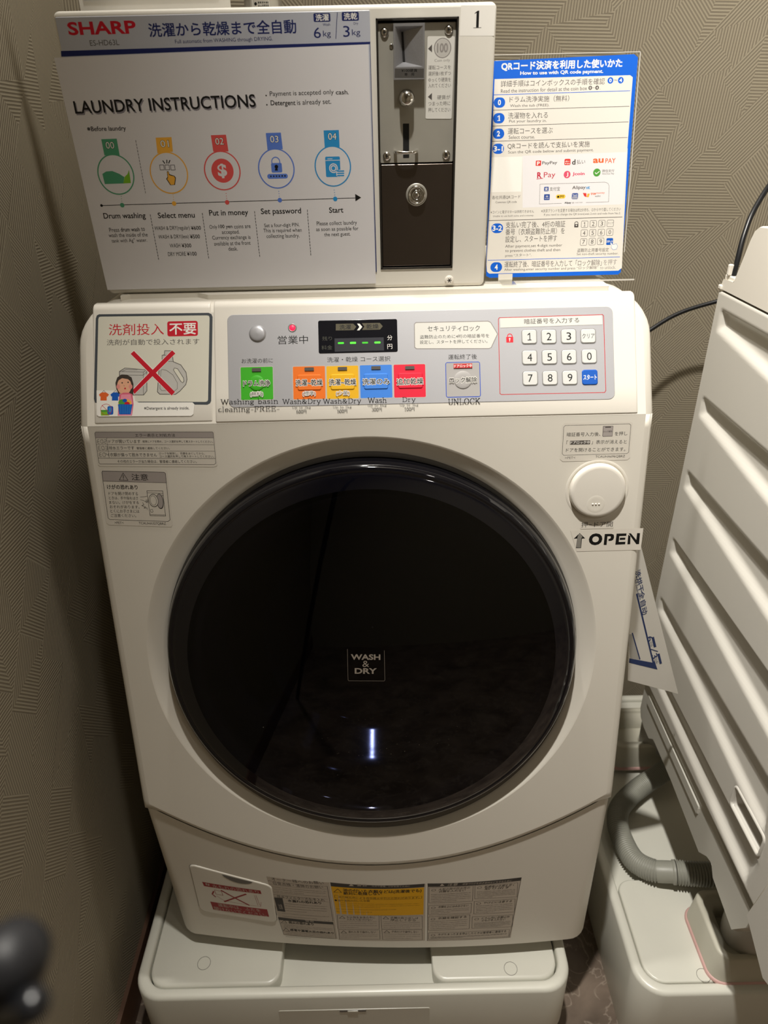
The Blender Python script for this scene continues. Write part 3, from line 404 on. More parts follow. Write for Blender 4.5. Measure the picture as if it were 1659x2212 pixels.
'inside':[('p',[(-298.5,29.4),(-274.5,28.9),(-256.8,22),(-255.9,17),(-252,15),(-192.5,13.8),(-190.3,11.6),(-191.7,0.7),(-194.2,-1.2),(-296.3,0.4),(-298.6,2.1)],'w'),('t','※Detergent is already inside.',-221.2,7.5,50,4.4,-0.9,'k',1),('p',[(-295.9,24.9),(-293.4,26.8),(-291.6,27.2),(-289.2,27.1),(-287.5,26.7),(-284.7,24.6),(-286.6,21.9),(-287.3,22.7),(-287.4,17.9),(-294.4,18.1),(-294.1,22.8),(-294.9,22.3)],'orange'),('l',[(-292.4,27.2),(-290.4,29.1),(-288.4,27.1)],0.4,'dgrey',0),('p',[(-283.2,24.6),(-280.7,26.5),(-278.9,26.9),(-276.5,26.8),(-274.8,26.4),(-272,24.3),(-273.9,21.6),(-274.6,22.4),(-274.7,17.6),(-281.7,17.8),(-281.4,22.6),(-282.2,22)],'blue2'),('l',[(-279.7,26.9),(-277.7,28.8),(-275.8,26.8)],0.4,'dgrey',0),('b',-289.4,4.1,9.5,5.6,0.6,0,'lime'),('b',-289.4,6.5,9.5,2.2,0.6,0,'grn2'),('b',-283.5,6.9,6.5,9.5,1.8,0,'blue2'),('b',-283.8,7.5,3,5.5,0.8,0,'sky'),('o',-288.2,8,6.1,0.4,'red'),('l',[(-292.8,12.9),(-283.5,3.5)],0.4,'red',0),('p',[(-276.5,31.4),(-277.4,37.4),(-275.3,43.3),(-270.3,46.6),(-264.3,46.1),(-259.4,43),(-257.5,36),(-257.7,25),(-260.7,24.1),(-274.6,25.4)],'hair'),('e',-267.7,33.7,7.9,9.7,'skin'),('e',-274.3,33.1,2,2.6,'blush'),('e',-260.6,32.8,2,2.6,'blush'),('p',[(-275.3,39.3),(-272.3,44.2),(-266.3,45.1),(-260.4,42),(-259,37),(-263.4,41.1),(-269.8,42.4)],'hair'),('c',-269.9,37.2,0.8,'hair'),('c',-263.3,37.7,0.8,'hair'),('e',-266.8,30.9,0.9,1,'red'),('l',[(-268.5,34.2),(-267.3,33.6)],0.3,'hair',0),('p',[(-273.1,24.4),(-268.6,26.3),(-262.7,26.1),(-258.7,24.1),(-257.7,13.1),(-259.6,0.7),(-275.4,0.8),(-274.3,15.5)],'pinkd'),('p',[(-271.1,24.3),(-260.7,24.3),(-258.9,15.1),(-259.6,0.7),(-275,0.8),(-272.8,15.4)],'pink'),('e',-267.3,14.8,7.4,4.5,'amber'),('e',-270.3,15.4,4,3.6,'grn2'),('e',-267.3,17.5,2.5,2,'blue2'),('e',-264.9,14,3,2,'red'),('p',[(-275,13.5),(-258.9,13.1),(-261.1,2),(-273.8,2.3)],'blue2'),('l',[(-274.3,11.5),(-259.8,11.2)],0.3,'sky',0),('l',[(-274.2,9.3),(-260.2,9)],0.3,'sky',0),('l',[(-274,7.1),(-260.6,6.8)],0.3,'sky',0),('l',[(-273.8,4.9),(-261.1,4.6)],0.3,'sky',0),('l',[(-272.3,12.8),(-272,2.5)],0.3,'sky',0),('l',[(-269.5,12.8),(-269.6,2.4)],0.3,'sky',0),('l',[(-266.8,12.7),(-267.2,2.4)],0.3,'sky',0),('l',[(-264,12.6),(-264.9,2.3)],0.3,'sky',0),('l',[(-261.2,12.6),(-262.5,2.3)],0.3,'sky',0)],
'plate':[('t','営業中',-79.8,80.8,33.3,9.4,0,'k',0),('t','お洗濯の前に',-119.8,58.4,34.7,5.3,-0.1,'k',0),('t','洗濯・乾燥 コース選択',-7.2,57.6,70.2,5.7,-0.2,'k',0),('p',[(56.8,97.4),(137.3,97.2),(140.2,95.6),(147.9,82.3),(140.2,67),(137.4,65.8),(56.7,67.4),(54.6,69.2),(54.9,95.4)],'grey'),('p',[(57.1,96.5),(136.9,96.3),(139.6,95),(146.8,82.3),(139.5,67.5),(137.1,66.7),(57.2,68.3),(55.5,69.7),(55.7,95)],'lab'),('t','セキュリティロック',98.7,89.5,58,6.3,-0.6,'k',0),('t','盗難防止のために4桁の暗証番号を',99.5,80.7,76.8,4.2,-0.1,'k',0),('t','設定し、スタートを押してください。',98.4,74.8,74.9,4.2,-0.3,'k',0),('t','運転終了後',107.9,57.7,31.8,5.7,0,'k',0),('p',[(150.4,99.9),(263.3,100.7),(263.8,90.2),(150.6,89)],'lab'),('l',[(149.5,100.2),(264.2,101.2),(265.4,99.7),(265.6,16.6),(264.2,14.6),(150,14.9),(148.3,15.9),(148.6,98.5)],0.7,'redd',1),('l',[(150.6,89),(263.8,90.2)],0.4,'grey',0),('t','暗証番号を入力する',207.6,95.6,60.8,5.9,0.4,'k',0),('b',160.6,75.6,7.8,6.3,0.5,0,'redl'),('o',160.8,79.4,2.6,0.9,'redl'),('c',160.6,76.6,0.9,'w'),('l',[(160.6,76.3),(160.5,73.8)],0.7,'w',0),('r',107.8,32.3,38.4,39.3,2.4,0,0.9,'blue3'),('b',107.9,47.5,20.8,4.9,0.5,0,'redd'),('t','ドアロック中',108,47.5,19.6,3.5,0.8,'w',1)],
'plate_low':[],
'display':[('p',[(-31.8,97.3),(-12.6,97.2),(-9.1,93.7),(-12,90),(-32,90)],'olive'),('t','洗濯',-21.4,93.6,12.6,5.4,0.7,'k',1),('p',[(-8.2,97.1),(-5.4,97),(-2.5,93.4),(-5.7,89.6),(-8.5,89.6),(-5.7,93.4)],'w'),('p',[(-3,97.4),(17,97.4),(20.2,93.6),(17.1,89.9),(-2.9,89.9),(-0.2,93.7)],'olive'),('t','乾燥',8.8,93.6,13.4,5.4,0.6,'k',1),('p',[(-33.6,81.2),(20.9,81.2),(21,66.6),(-33.6,66.4)],'disp'),('t','残り',-41.8,81.3,10.7,4.6,1,'dolive',0),('t','料金',-42.2,71.3,11.8,4.9,0.8,'dolive',0),('t','分',27.7,80.7,5.7,5.4,1.6,'w',0),('t','円',27.5,70.9,5.4,5.4,1.7,'w',0),('b',-26.6,75.9,6.6,1.9,0.7,0,'led2'),('b',-13.2,75.8,6.6,1.9,0.7,0,'led'),('b',0.2,75.7,6.6,1.9,0.7,0,'led3'),('b',13.9,75.6,6.6,1.9,0.7,0,'led')],
'btn_drum':[('b',-120.6,33.3,35.6,36.3,1.1,0,'bgreen'),('b',-120.7,48.2,10.1,3.7,0.6,0,'dgrey'),('t','ドラム洗浄',-120.7,33.3,29.8,6.9,-0.2,'w',3),('t','ドラム洗浄',-120.7,33.3,29.8,6.3,-0.2,'k',1),('t','(無料)',-121,21.1,14.5,6.3,0.4,'w',3),('t','(無料)',-121,21.1,14.5,5.7,0.4,'k',0)],
'btn_regular':[('b',-62.7,32.7,35.5,36.4,1.1,0,'borange'),('b',-62.3,47.7,10.4,3.7,0.6,0,'dgrey'),('t','洗濯~乾燥',-62.7,32.7,29.8,7.4,-0.2,'w',3),('t','洗濯~乾燥',-62.7,32.7,29.8,6.9,-0.2,'k',1),('t','(標準)',-63,20.4,14.5,6,0.4,'w',3),('t','(標準)',-63,20.4,14.5,5.4,0.4,'k',0)],
'btn_less':[('b',-25.7,32.4,35.1,36.4,1.1,0,'byellow'),('b',-25.5,47.4,10.3,3.6,0.6,0,'dgrey'),('t','洗濯~乾燥',-25.6,32.5,29.8,7.4,-0.2,'w',3),('t','洗濯~乾燥',-25.6,32.5,29.8,6.9,-0.2,'k',1),('t','(少量)',-25.7,20.1,15,6,0.4,'w',3),('t','(少量)',-25.7,20.1,15,5.4,0.4,'k',0)],
'btn_wash':[('b',11.5,32.5,35.5,36.6,1.1,0,'bblue'),('b',11.6,47.5,10.3,3.6,0.6,0,'dgrey'),('t','洗濯のみ',11.4,32.2,29.9,7.1,-0.2,'w',3),('t','洗濯のみ',11.4,32.2,29.9,6.6,-0.2,'k',1)],
'btn_dry':[('b',48.7,32.3,35,36.6,1.3,0,'bred'),('b',49.1,46.7,10.3,3.6,0.6,0,'dgrey'),('t','追加乾燥',49,31.5,29.3,7.5,0.7,'w',3),('t','追加乾燥',49,31.5,29.3,7,0.7,'k',1)],
'btn_unlock':[('b',107.8,32.4,37,37.7,1.4,0,'bgrey'),('t','ロック解除',107.9,31.8,30.2,7,0,'w',3),('t','ロック解除',107.9,31.8,30.2,6.3,0,'k',1),('b',107.9,47.5,20.8,4.9,0.5,0,'redd'),('t','ドアロック中',108,47.5,19.6,3.5,0.8,'w',1)],
'caps':[('c',-118.8,88.4,9,'silver2'),('c',-80.1,94.2,2.8,'led')],
'capshapes':[('c',-120.7,33.5,8.8,'bgreen'),('b',-62.4,32.9,26.5,17.6,1.4,0,'borange'),('b',-25.7,32.7,26.5,17.6,1.4,0,'byellow'),('b',11.3,32.5,26.8,17.6,1.4,0,'bblue'),('b',49.5,32.5,27.3,17.5,1.5,0,'bred'),('c',107.6,32,10.1,'bgrey')],
'keys':[('1',182.3,78.2),('2',204,77.9),('3',225.9,77.8),('クリア',247.6,77.6),('4',182.1,55.2),('5',204.1,55.1),('6',225.8,55),('0',248.1,55),('7',182.2,32.1),('8',204.1,31.9),('9',226.1,31.8),('スタート',248.2,31.8)],
'serif':[('t','Washing basin',-129.4,12.7,63.6,6.9,-0.4,'k',0),('t','cleaning-FREE-',-129.9,4.4,67.3,6.9,-0.5,'k',0),('t','Wash&Dry',-71.6,11.5,42.5,6.9,-0.5,'k',0),('t','Up to 3kg',-71.7,5.3,20.5,3.1,-0.1,'k',0),('t','600円',-71.7,0.9,10.7,3.7,0.3,'k',0),('t','Wash&Dry',-26.8,10.9,42.3,6.9,-0.3,'k',0),('t','Up to 1kg',-26.6,4.7,20.7,3.1,-0.1,'k',0),('t','500円',-26.5,0.4,10.8,3.7,0.2,'k',0),('t','Wash',12.1,11.7,20.8,5.7,-0.1,'k',0),('t','Up to 6kg',12,5.7,20.8,3.1,-0.1,'k',0),('t','300円',11.7,1.4,10.8,3.7,0.2,'k',0),('t','Dry',47.4,11,14.5,6.3,-0.1,'k',0),('t','Up to 3kg',47.4,5.4,20.5,3.1,-0.1,'k',0),('t','100円',47.9,1,10.8,3.7,0.2,'k',0),('t','UNLOCK',108.6,8.2,35.4,6.3,0.1,'k',0)],
'errsticker':[('p',[(-300.3,-13.1),(-172,-15.8),(-169.4,-17.6),(-170.3,-55.8),(-171.7,-57.8),(-174.8,-58.6),(-302.8,-54.9),(-305,-53.2),(-303.4,-15.6)],'stick'),('p',[(-301.6,-15.3),(-172.2,-18.1),(-171.1,-19.1),(-171.4,-24.9),(-303,-22),(-302.8,-16.6)],'grey2'),('l',[(-301.6,-15.3),(-172.2,-18.1),(-171.3,-19.1),(-171.8,-54.2),(-174,-55.8),(-302.4,-52.2),(-303.6,-50.6),(-302.8,-16.6)],0.4,'k',1),('l',[(-303,-22),(-171.4,-24.9)],0.3,'k',0),('l',[(-303.3,-29.7),(-171.8,-32.8)],0.3,'k',0),('l',[(-303.2,-37.1),(-171.9,-40.3)],0.3,'k',0),('l',[(-303.3,-45.1),(-172.1,-48.7)],0.4,'k',0),('l',[(-290.5,-22.3),(-291,-45.5)],0.3,'k',0),('t','エラー表示と対処方法',-236.3,-20.4,44.5,3.7,-1.2,'k',0),('l',[(-301.1,-24),(-299.1,-24)],0.4,'k',0),('l',[(-301.4,-24.2),(-301.5,-25.8)],0.4,'k',0),('l',[(-301.2,-26),(-299.2,-26.1)],0.4,'k',0),('l',[(-301.5,-26.3),(-301.6,-27.8)],0.4,'k',0),('l',[(-301.3,-28.1),(-299.3,-28.1)],0.4,'k',0),('l',[(-297.3,-24.1),(-295.3,-24.1)],0.4,'k',0),('l',[(-295.1,-24.4),(-295.1,-25.9)],0.4,'k',0),('l',[(-295.2,-26.4),(-295.2,-28)],0.4,'k',0),('l',[(-297.5,-28.2),(-295.6,-28.2)],0.4,'k',0),('l',[(-297.8,-26.4),(-297.8,-27.9)],0.4,'k',0),('l',[(-297.6,-24.3),(-297.7,-25.9)],0.4,'k',0),('l',[(-293.5,-24.2),(-291.5,-24.2)],0.4,'k',0),('l',[(-291.3,-24.5),(-291.3,-26)],0.4,'k',0),('l',[(-293.6,-26.2),(-291.7,-26.3)],0.4,'k',0),('l',[(-294,-26.5),(-294,-28)],0.4,'k',0),('l',[(-293.7,-28.3),(-291.8,-28.3)],0.4,'k',0),('l',[(-301.1,-31.6),(-299.1,-31.6)],0.4,'k',0),('l',[(-301.4,-31.8),(-301.4,-33.4)],0.4,'k',0),('l',[(-301.2,-33.6),(-299.2,-33.7)],0.4,'k',0),('l',[(-301.5,-33.9),(-301.6,-35.5)],0.4,'k',0),('l',[(-301.3,-35.7),(-299.3,-35.8)],0.4,'k',0),('l',[(-297.3,-31.7),(-295.3,-31.7)],0.4,'k',0),('l',[(-295,-32),(-295.1,-33.5)],0.4,'k',0),('l',[(-295.1,-34),(-295.2,-35.6)],0.4,'k',0),('l',[(-297.5,-35.8),(-295.5,-35.8)],0.4,'k',0),('l',[(-297.7,-34),(-297.8,-35.5)],0.4,'k',0),('l',[(-297.6,-31.9),(-297.7,-33.5)],0.4,'k',0),('l',[(-293.5,-31.8),(-291.5,-31.8)],0.4,'k',0),('l',[(-291.2,-32.1),(-291.3,-33.6)],0.4,'k',0),('l',[(-293.6,-33.8),(-291.6,-33.9)],0.4,'k',0),('l',[(-291.3,-34.1),(-291.4,-35.7)],0.4,'k',0),('l',[(-293.7,-35.9),(-291.7,-35.9)],0.4,'k',0),('l',[(-301,-39.2),(-299.1,-39.3)],0.4,'k',0),('l',[(-301.4,-39.5),(-301.4,-41)],0.4,'k',0),('l',[(-301.2,-41.3),(-299.2,-41.3)],0.4,'k',0),('l',[(-301.5,-41.5),(-301.6,-43.1)],0.4,'k',0),('l',[(-301.3,-43.4),(-299.3,-43.4)],0.4,'k',0),('l',[(-297.2,-39.3),(-295.3,-39.4)],0.4,'k',0),('l',[(-295,-39.6),(-295,-41.2)],0.4,'k',0),('l',[(-295.1,-41.7),(-295.1,-43.3)],0.4,'k',0),('l',[(-297.5,-43.5),(-295.5,-43.5)],0.4,'k',0),('l',[(-297.7,-41.6),(-297.7,-43.2)],0.4,'k',0),('l',[(-297.6,-39.6),(-297.6,-41.1)],0.4,'k',0),('l',[(-293.8,-39.6),(-293.8,-41.2)],0.4,'k',0),('l',[(-293.5,-41.5),(-291.6,-41.5)],0.4,'k',0),('l',[(-291.2,-39.7),(-291.2,-41.3)],0.4,'k',0),('l',[(-291.3,-41.8),(-291.3,-43.4)],0.4,'k',0),('t','ドアが開いています',-271.2,-26.6,35.3,4.3,-1.3,'k',0),('t','確実にドアを閉め、コース選択を押して再スタートしてください。',-211.9,-28.2,78.5,2.8,-1.5,'k',0),('t','排水エラーです',-275.6,-34.1,28.2,4.2,-1.3,'k',0),('t','管理者に連絡してください。',-240.3,-35.2,37,2.9,-1.3,'k',0),('t','衣類が偏って脱水できません',-263.4,-42.3,52.6,4.4,-1.5,'k',0),('t','ロックを解除し、衣類をほぐしてから、',-208.8,-42,51.1,2.7,-1.5,'k',0),('t','コース選択を押して再スタートしてください。',-203.7,-45.5,61.2,2.7,-1.5,'k',0),('t','その他のエラーが出た場合は、管理者に連絡してください。',-237.9,-50.7,89.3,3.6,-1.5,'k',0)],
'causticker':[('p',[(-302.6,-57.2),(-230.2,-60.2),(-227.6,-61.8),(-229.3,-126.8),(-231.6,-130.1),(-303.4,-125.8),(-305.9,-123.3),(-304,-59.5)],'stick'),('p',[(-301.1,-60.4),(-231.6,-63.5),(-230,-64.9),(-230.4,-76.1),(-302,-72.5),(-302.1,-62.2)],'grey2'),('l',[(-301.1,-60.4),(-231.6,-63.5),(-230.2,-64.9),(-231.8,-121.2),(-234.4,-123.1),(-301.3,-119.2),(-303.3,-117.3),(-302.1,-62.2)],0.5,'k',1),('l',[(-302,-72.5),(-230.4,-76.1)],0.4,'k',0),('l',[(-283.6,-71.6),(-278.1,-63.3),(-273.7,-72.1)],0.5,'k',1),('l',[(-278.4,-65.9),(-278.6,-69.6)],0.7,'k',0),('c',-278.6,-70.9,0.4,'k'),('t','注意',-259.9,-68.6,18.7,7.7,-2.3,'k',0),('t','けがの恐れあり',-281.4,-79.9,34.5,5.4,-2.2,'k',1),('t','ドアを開け閉めする',-281.5,-87.9,33.6,3.9,-1.9,'k',0),('t','ときは、手や指をはさ',-282,-93.2,33.4,3.9,-1.9,'k',0),('t','まない。けがをする',-282.2,-98.5,34,3.9,-1.9,'k',0),('t','おそれがあります。',-282.2,-103.9,34.2,4,-1.9,'k',0),('t','とくにお子さまには',-282.7,-109.2,33.3,4,-1.9,'k',0),('t','ご注意ください。',-285,-114.5,29.1,4,-2,'k',0),('l',[(-254,-85.2),(-235.9,-85.8),(-236.4,-116.3),(-254.3,-115.4)],0.5,'k',1),('l',[(-254.5,-114),(-236.7,-115)],0.4,'k',0),('l',[(-254,-87.6),(-235.9,-88.4)],0.4,'k',0),('e',-240.6,-98.2,4.1,9.3,'k'),('e',-240.7,-98,3.5,8.5,'grey2'),('e',-247.8,-97,5.5,7.9,'k'),('e',-247.8,-97,5,7.2,'stick'),('e',-248.1,-97,3.7,5.9,'k'),('e',-248.1,-97,3.3,5.5,'stick'),('c',-237.5,-91.1,1,'k'),('c',-237.5,-91.1,0.6,'stick'),('r',-251.6,-109.5,2.9,3.7,0.8,0,0.4,'k'),('l',[(-262.4,-92.5),(-257.2,-92.2),(-254.5,-91.6)],0.4,'k',0),('l',[(-262.8,-95.6),(-258,-97.5),(-255.6,-99.7)],0.4,'k',0),('l',[(-256.7,-95.9),(-253.7,-96.8)],0.4,'k',0),('l',[(-256.9,-97),(-253.9,-97.9)],0.4,'k',0),('l',[(-257,-98.1),(-254,-99)],0.4,'k',0),('l',[(-260.7,-99.1),(-259.6,-101.8),(-262.3,-102.9),(-257.9,-104.6),(-260.1,-105.9),(-256.5,-105.7),(-256.5,-107.9)],0.4,'k',0),('t','>PET<',-291.4,-123.3,10.5,2.9,-2.6,'k',0),('t','TCAUHA327QBRZ',-252.9,-125.3,31.5,3.6,-2.8,'k',0)],
'notesticker':[('p',[(220,-16.8),(294,-17),(296.1,-18.5),(296.7,-58.6),(294.1,-61),(220.8,-61.3),(217.6,-58.5),(217.4,-20)],'stick'),('l',[(221.2,-19.7),(292.6,-19.5),(294.4,-20.9),(294.8,-52.2),(293,-53.6),(221.6,-54),(219.8,-52.2),(219.5,-21.7)],0.4,'k',1),('t','暗証番号入力後、',242.3,-30.2,37.6,4.7,-0.3,'k',0),('t','を押し',284.3,-30.3,14.2,4.7,0.4,'k',0),('p',[(263.6,-21.2),(274.5,-21.3),(274.9,-22.1),(274.8,-33.3),(264.2,-33.5),(263.5,-32.6),(263.3,-21.9)],'dgrey'),('p',[(264,-21.6),(274.2,-21.7),(274.5,-22.3),(274.4,-32.8),(264.5,-33),(264,-32.5),(263.8,-22)],'grey2'),('t','ロック解除',269.2,-27.6,9.7,2.2,0.7,'k',0),('b',269.1,-22.7,6.5,1.3,0,0,'dgrey'),('t','「',224.6,-39.1,1.8,4.2,-1.3,'k',0),('b',239,-39.6,22.7,4.7,0.5,0,'dgrey'),('t','ドアロック中',239,-39.4,21.7,3.5,-0.4,'w',1),('t','」表示が消えると',271.7,-39.6,39.7,4.7,-0.6,'k',0),('t','ドアを開けることができます。',257.3,-48.2,67,4.7,-0.3,'k',0),('t','>PET<',229,-57.1,11.8,2.6,0.3,'dgrey',0),('t','TCAUHA696QBRZ',274.4,-56.8,33.6,3.1,-0.2,'k',0)],
'pushsticker':[('b',266.1,-139.1,39.1,10,1.2,0,'stick'),('t','押−ドア開',266,-138.6,36.6,6.9,-0.2,'k',0)],
'opensticker':[('p',[(235.1,-145.3),(320.9,-144.6),(320.5,-172.1),(244.7,-172.5)],'tape'),('p',[(246.5,-149.1),(253.5,-156),(249.7,-156.3),(249.4,-168.2),(243.4,-168.2),(244,-156),(239.8,-156.1)],'k'),('p',[(244.2,-154.3),(244.7,-153.9),(245,-154.4),(244.5,-154.8)],'tape'),('p',[(245.4,-154.4),(245.9,-153.9),(246.2,-154.4),(245.7,-154.8)],'tape'),('p',[(246.6,-154.4),(247.1,-154),(247.3,-154.4),(246.9,-154.9)],'tape'),('p',[(247.8,-154.4),(248.3,-154),(248.5,-154.5),(248.1,-154.9)],'tape'),('p',[(244.7,-155.2),(245.2,-154.7),(245.4,-155.2),(245,-155.7)],'tape'),('p',[(245.9,-155.2),(246.4,-154.8),(246.6,-155.2),(246.2,-155.7)],'tape'),('p',[(247.1,-155.2),(247.6,-154.8),(247.8,-155.3),(247.4,-155.7)],'tape'),('p',[(248.3,-155.3),(248.8,-154.8),(249,-155.3),(248.6,-155.7)],'tape'),('p',[(244.1,-156),(244.6,-155.6),(244.9,-156),(244.4,-156.5)],'tape'),('p',[(245.3,-156),(245.8,-155.6),(246.1,-156),(245.6,-156.5)],'tape'),('p',[(246.5,-156.1),(247,-155.6),(247.3,-156.1),(246.8,-156.5)],'tape'),('p',[(247.7,-156.1),(248.2,-155.6),(248.5,-156.1),(248,-156.6)],'tape'),('p',[(244.6,-156.8),(245.1,-156.4),(245.4,-156.9),(244.9,-157.3)],'tape'),('p',[(245.8,-156.9),(246.3,-156.4),(246.6,-156.9),(246.1,-157.3)],'tape'),('p',[(247,-156.9),(247.5,-156.5),(247.8,-156.9),(247.3,-157.4)],'tape'),('p',[(248.2,-156.9),(248.7,-156.5),(249,-156.9),(248.5,-157.4)],'tape'),('p',[(244.1,-157.7),(244.6,-157.2),(244.9,-157.7),(244.4,-158.1)],'tape'),('p',[(245.3,-157.7),(245.8,-157.2),(246.1,-157.7),(245.6,-158.2)],'tape'),('p',[(246.5,-157.7),(247,-157.3),(247.3,-157.7),(246.8,-158.2)],'tape'),('p',[(247.7,-157.7),(248.2,-157.3),(248.5,-157.8),(248,-158.2)],'tape'),('p',[(244.6,-158.5),(245.1,-158.1),(245.4,-158.5),(244.9,-159)],'tape'),('p',[(245.8,-158.5),(246.3,-158.1),(246.6,-158.6),(246.1,-159)],'tape'),('p',[(247,-158.6),(247.5,-158.1),(247.8,-158.6),(247.3,-159)],'tape'),('p',[(248.2,-158.6),(248.7,-158.1),(249,-158.6),(248.5,-159.1)],'tape'),('p',[(244.1,-159.3),(244.6,-158.9),(244.8,-159.3),(244.4,-159.8)],'tape'),('p',[(245.3,-159.4),(245.8,-158.9),(246,-159.4),(245.6,-159.8)],'tape'),('p',[(246.5,-159.4),(247,-158.9),(247.2,-159.4),(246.8,-159.8)],'tape'),('p',[(247.7,-159.4),(248.2,-159),(248.4,-159.4),(248,-159.9)],'tape'),('p',[(244.6,-160.2),(245,-159.7),(245.3,-160.2),(244.9,-160.6)],'tape'),('p',[(245.8,-160.2),(246.2,-159.7),(246.5,-160.2),(246.1,-160.7)],'tape'),('p',[(247,-160.2),(247.5,-159.8),(247.7,-160.2),(247.3,-160.7)],'tape'),('p',[(248.2,-160.3),(248.7,-159.8),(248.9,-160.3),(248.5,-160.7)],'tape'),('p',[(244,-161),(244.5,-160.5),(244.8,-161),(244.3,-161.5)],'tape'),('p',[(245.2,-161),(245.7,-160.6),(246,-161),(245.5,-161.5)],'tape'),('p',[(246.4,-161),(246.9,-160.6),(247.2,-161.1),(246.7,-161.5)],'tape'),('p',[(247.6,-161.1),(248.1,-160.6),(248.4,-161.1),(247.9,-161.5)],'tape'),('p',[(244.5,-161.8),(245,-161.4),(245.3,-161.8),(244.8,-162.3)],'tape'),('p',[(245.7,-161.9),(246.2,-161.4),(246.5,-161.9),(246,-162.3)],'tape'),('p',[(246.9,-161.9),(247.4,-161.4),(247.7,-161.9),(247.2,-162.4)],'tape'),('p',[(248.1,-161.9),(248.6,-161.5),(248.9,-161.9),(248.4,-162.4)],'tape'),('p',[(244,-162.6),(244.5,-162.2),(244.8,-162.7),(244.3,-163.1)],'tape'),('p',[(245.2,-162.7),(245.7,-162.2),(246,-162.7),(245.5,-163.1)],'tape'),('p',[(246.4,-162.7),(246.9,-162.3),(247.2,-162.7),(246.7,-163.2)],'tape'),('p',[(247.6,-162.7),(248.1,-162.3),(248.4,-162.8),(247.9,-163.2)],'tape'),('p',[(244.5,-163.5),(245,-163),(245.3,-163.5),(244.8,-164)],'tape'),('p',[(245.7,-163.5),(246.2,-163.1),(246.5,-163.5),(246,-164)],'tape'),('p',[(246.9,-163.6),(247.4,-163.1),(247.7,-163.6),(247.2,-164)],'tape'),('p',[(248.1,-163.6),(248.6,-163.1),(248.9,-163.6),(248.4,-164.1)],'tape'),('p',[(244,-164.3),(244.4,-163.9),(244.7,-164.3),(244.2,-164.8)],'tape'),('p',[(245.2,-164.3),(245.6,-163.9),(245.9,-164.4),(245.5,-164.8)],'tape'),('p',[(246.4,-164.4),(246.8,-163.9),(247.1,-164.4),(246.7,-164.8)],'tape'),('p',[(247.6,-164.4),(248.1,-164),(248.3,-164.4),(247.9,-164.9)],'tape'),('p',[(244.5,-165.2),(244.9,-164.7),(245.2,-165.2),(244.7,-165.6)],'tape'),('p',[(245.7,-165.2),(246.1,-164.7),(246.4,-165.2),(245.9,-165.7)],'tape'),('p',[(246.9,-165.2),(247.3,-164.8),(247.6,-165.2),(247.2,-165.7)],'tape'),('p',[(248.1,-165.3),(248.6,-164.8),(248.8,-165.3),(248.4,-165.7)],'tape'),('p',[(243.9,-166),(244.4,-165.5),(244.7,-166),(244.2,-166.5)],'tape'),('p',[(245.1,-166),(245.6,-165.6),(245.9,-166),(245.4,-166.5)],'tape'),('p',[(246.3,-166),(246.8,-165.6),(247.1,-166.1),(246.6,-166.5)],'tape'),('p',[(247.5,-166.1),(248,-165.6),(248.3,-166.1),(247.8,-166.5)],'tape'),('p',[(244.4,-166.8),(244.9,-166.4),(245.2,-166.9),(244.7,-167.3)],'tape'),('p',[(245.6,-166.9),(246.1,-166.4),(246.4,-166.9),(245.9,-167.3)],'tape'),('p',[(246.8,-166.9),(247.3,-166.4),(247.6,-166.9),(247.1,-167.4)],'tape'),('p',[(248,-166.9),(248.5,-166.5),(248.8,-166.9),(248.3,-167.4)],'tape'),('p',[(244.2,-154),(244.9,-153.4),(245.1,-154),(244.6,-154.5)],'tape'),('p',[(245.4,-154),(246.1,-153.4),(246.3,-154),(245.8,-154.6)],'tape'),('p',[(246.6,-154),(247.3,-153.4),(247.5,-154.1),(247,-154.6)],'tape'),('p',[(247.8,-154.1),(248.5,-153.4),(248.7,-154.1),(248.2,-154.6)],'tape'),('p',[(249,-154.1),(249.7,-153.5),(249.9,-154.1),(249.4,-154.7)],'tape'),('p',[(244.7,-152.9),(245.3,-152.3),(245.5,-152.9),(245.1,-153.4)],'tape'),('p',[(245.9,-152.9),(246.5,-152.3),(246.7,-152.9),(246.3,-153.5)],'tape'),('p',[(247.1,-152.9),(247.7,-152.3),(247.9,-153),(247.5,-153.5)],'tape'),('p',[(248.3,-153),(248.9,-152.3),(249.1,-153),(248.7,-153.5)],'tape'),('p',[(245.1,-151.8),(245.7,-151.2),(246,-151.8),(245.5,-152.4)],'tape'),('p',[(246.3,-151.8),(246.9,-151.2),(247.2,-151.8),(246.7,-152.4)],'tape'),('p',[(247.5,-151.9),(248.1,-151.2),(248.4,-151.9),(247.9,-152.4)],'tape'),('p',[(245.5,-150.7),(246.2,-150.1),(246.4,-150.7),(245.9,-151.3)],'tape'),('p',[(246.7,-150.7),(247.4,-150.1),(247.6,-150.8),(247.1,-151.3)],'tape'),('t','O',265.8,-157.4,16,15.2,0,'k',3),('p',[(276.1,-150.9),(284.2,-150.9),(286.8,-152.1),(287.5,-155.3),(286.7,-158.5),(284.5,-159.8),(281.1,-160),(281.1,-157.3),(283,-157),(283.7,-155.2),(283.1,-154),(279.5,-154),(279.4,-165),(275.9,-164.9)],'k'),('p',[(290,-150.8),(301.7,-150.8),(301.7,-153.9),(293.5,-154.1),(293.5,-161.4),(301.4,-161.4),(301.3,-164.6),(289.7,-165)],'k'),('p',[(294.4,-156.1),(300.9,-156.1),(300.8,-158.8),(294.3,-158.9)],'k'),('p',[(303.9,-152.5),(306.7,-154.5),(307.3,-164.7),(304,-164.8)],'k'),('p',[(304.2,-150.8),(306.8,-150.8),(314,-159.3),(314.2,-150.7),(317.6,-150.8),(317.8,-164.8),(314.6,-164.9),(306.7,-154.4)],'k')],
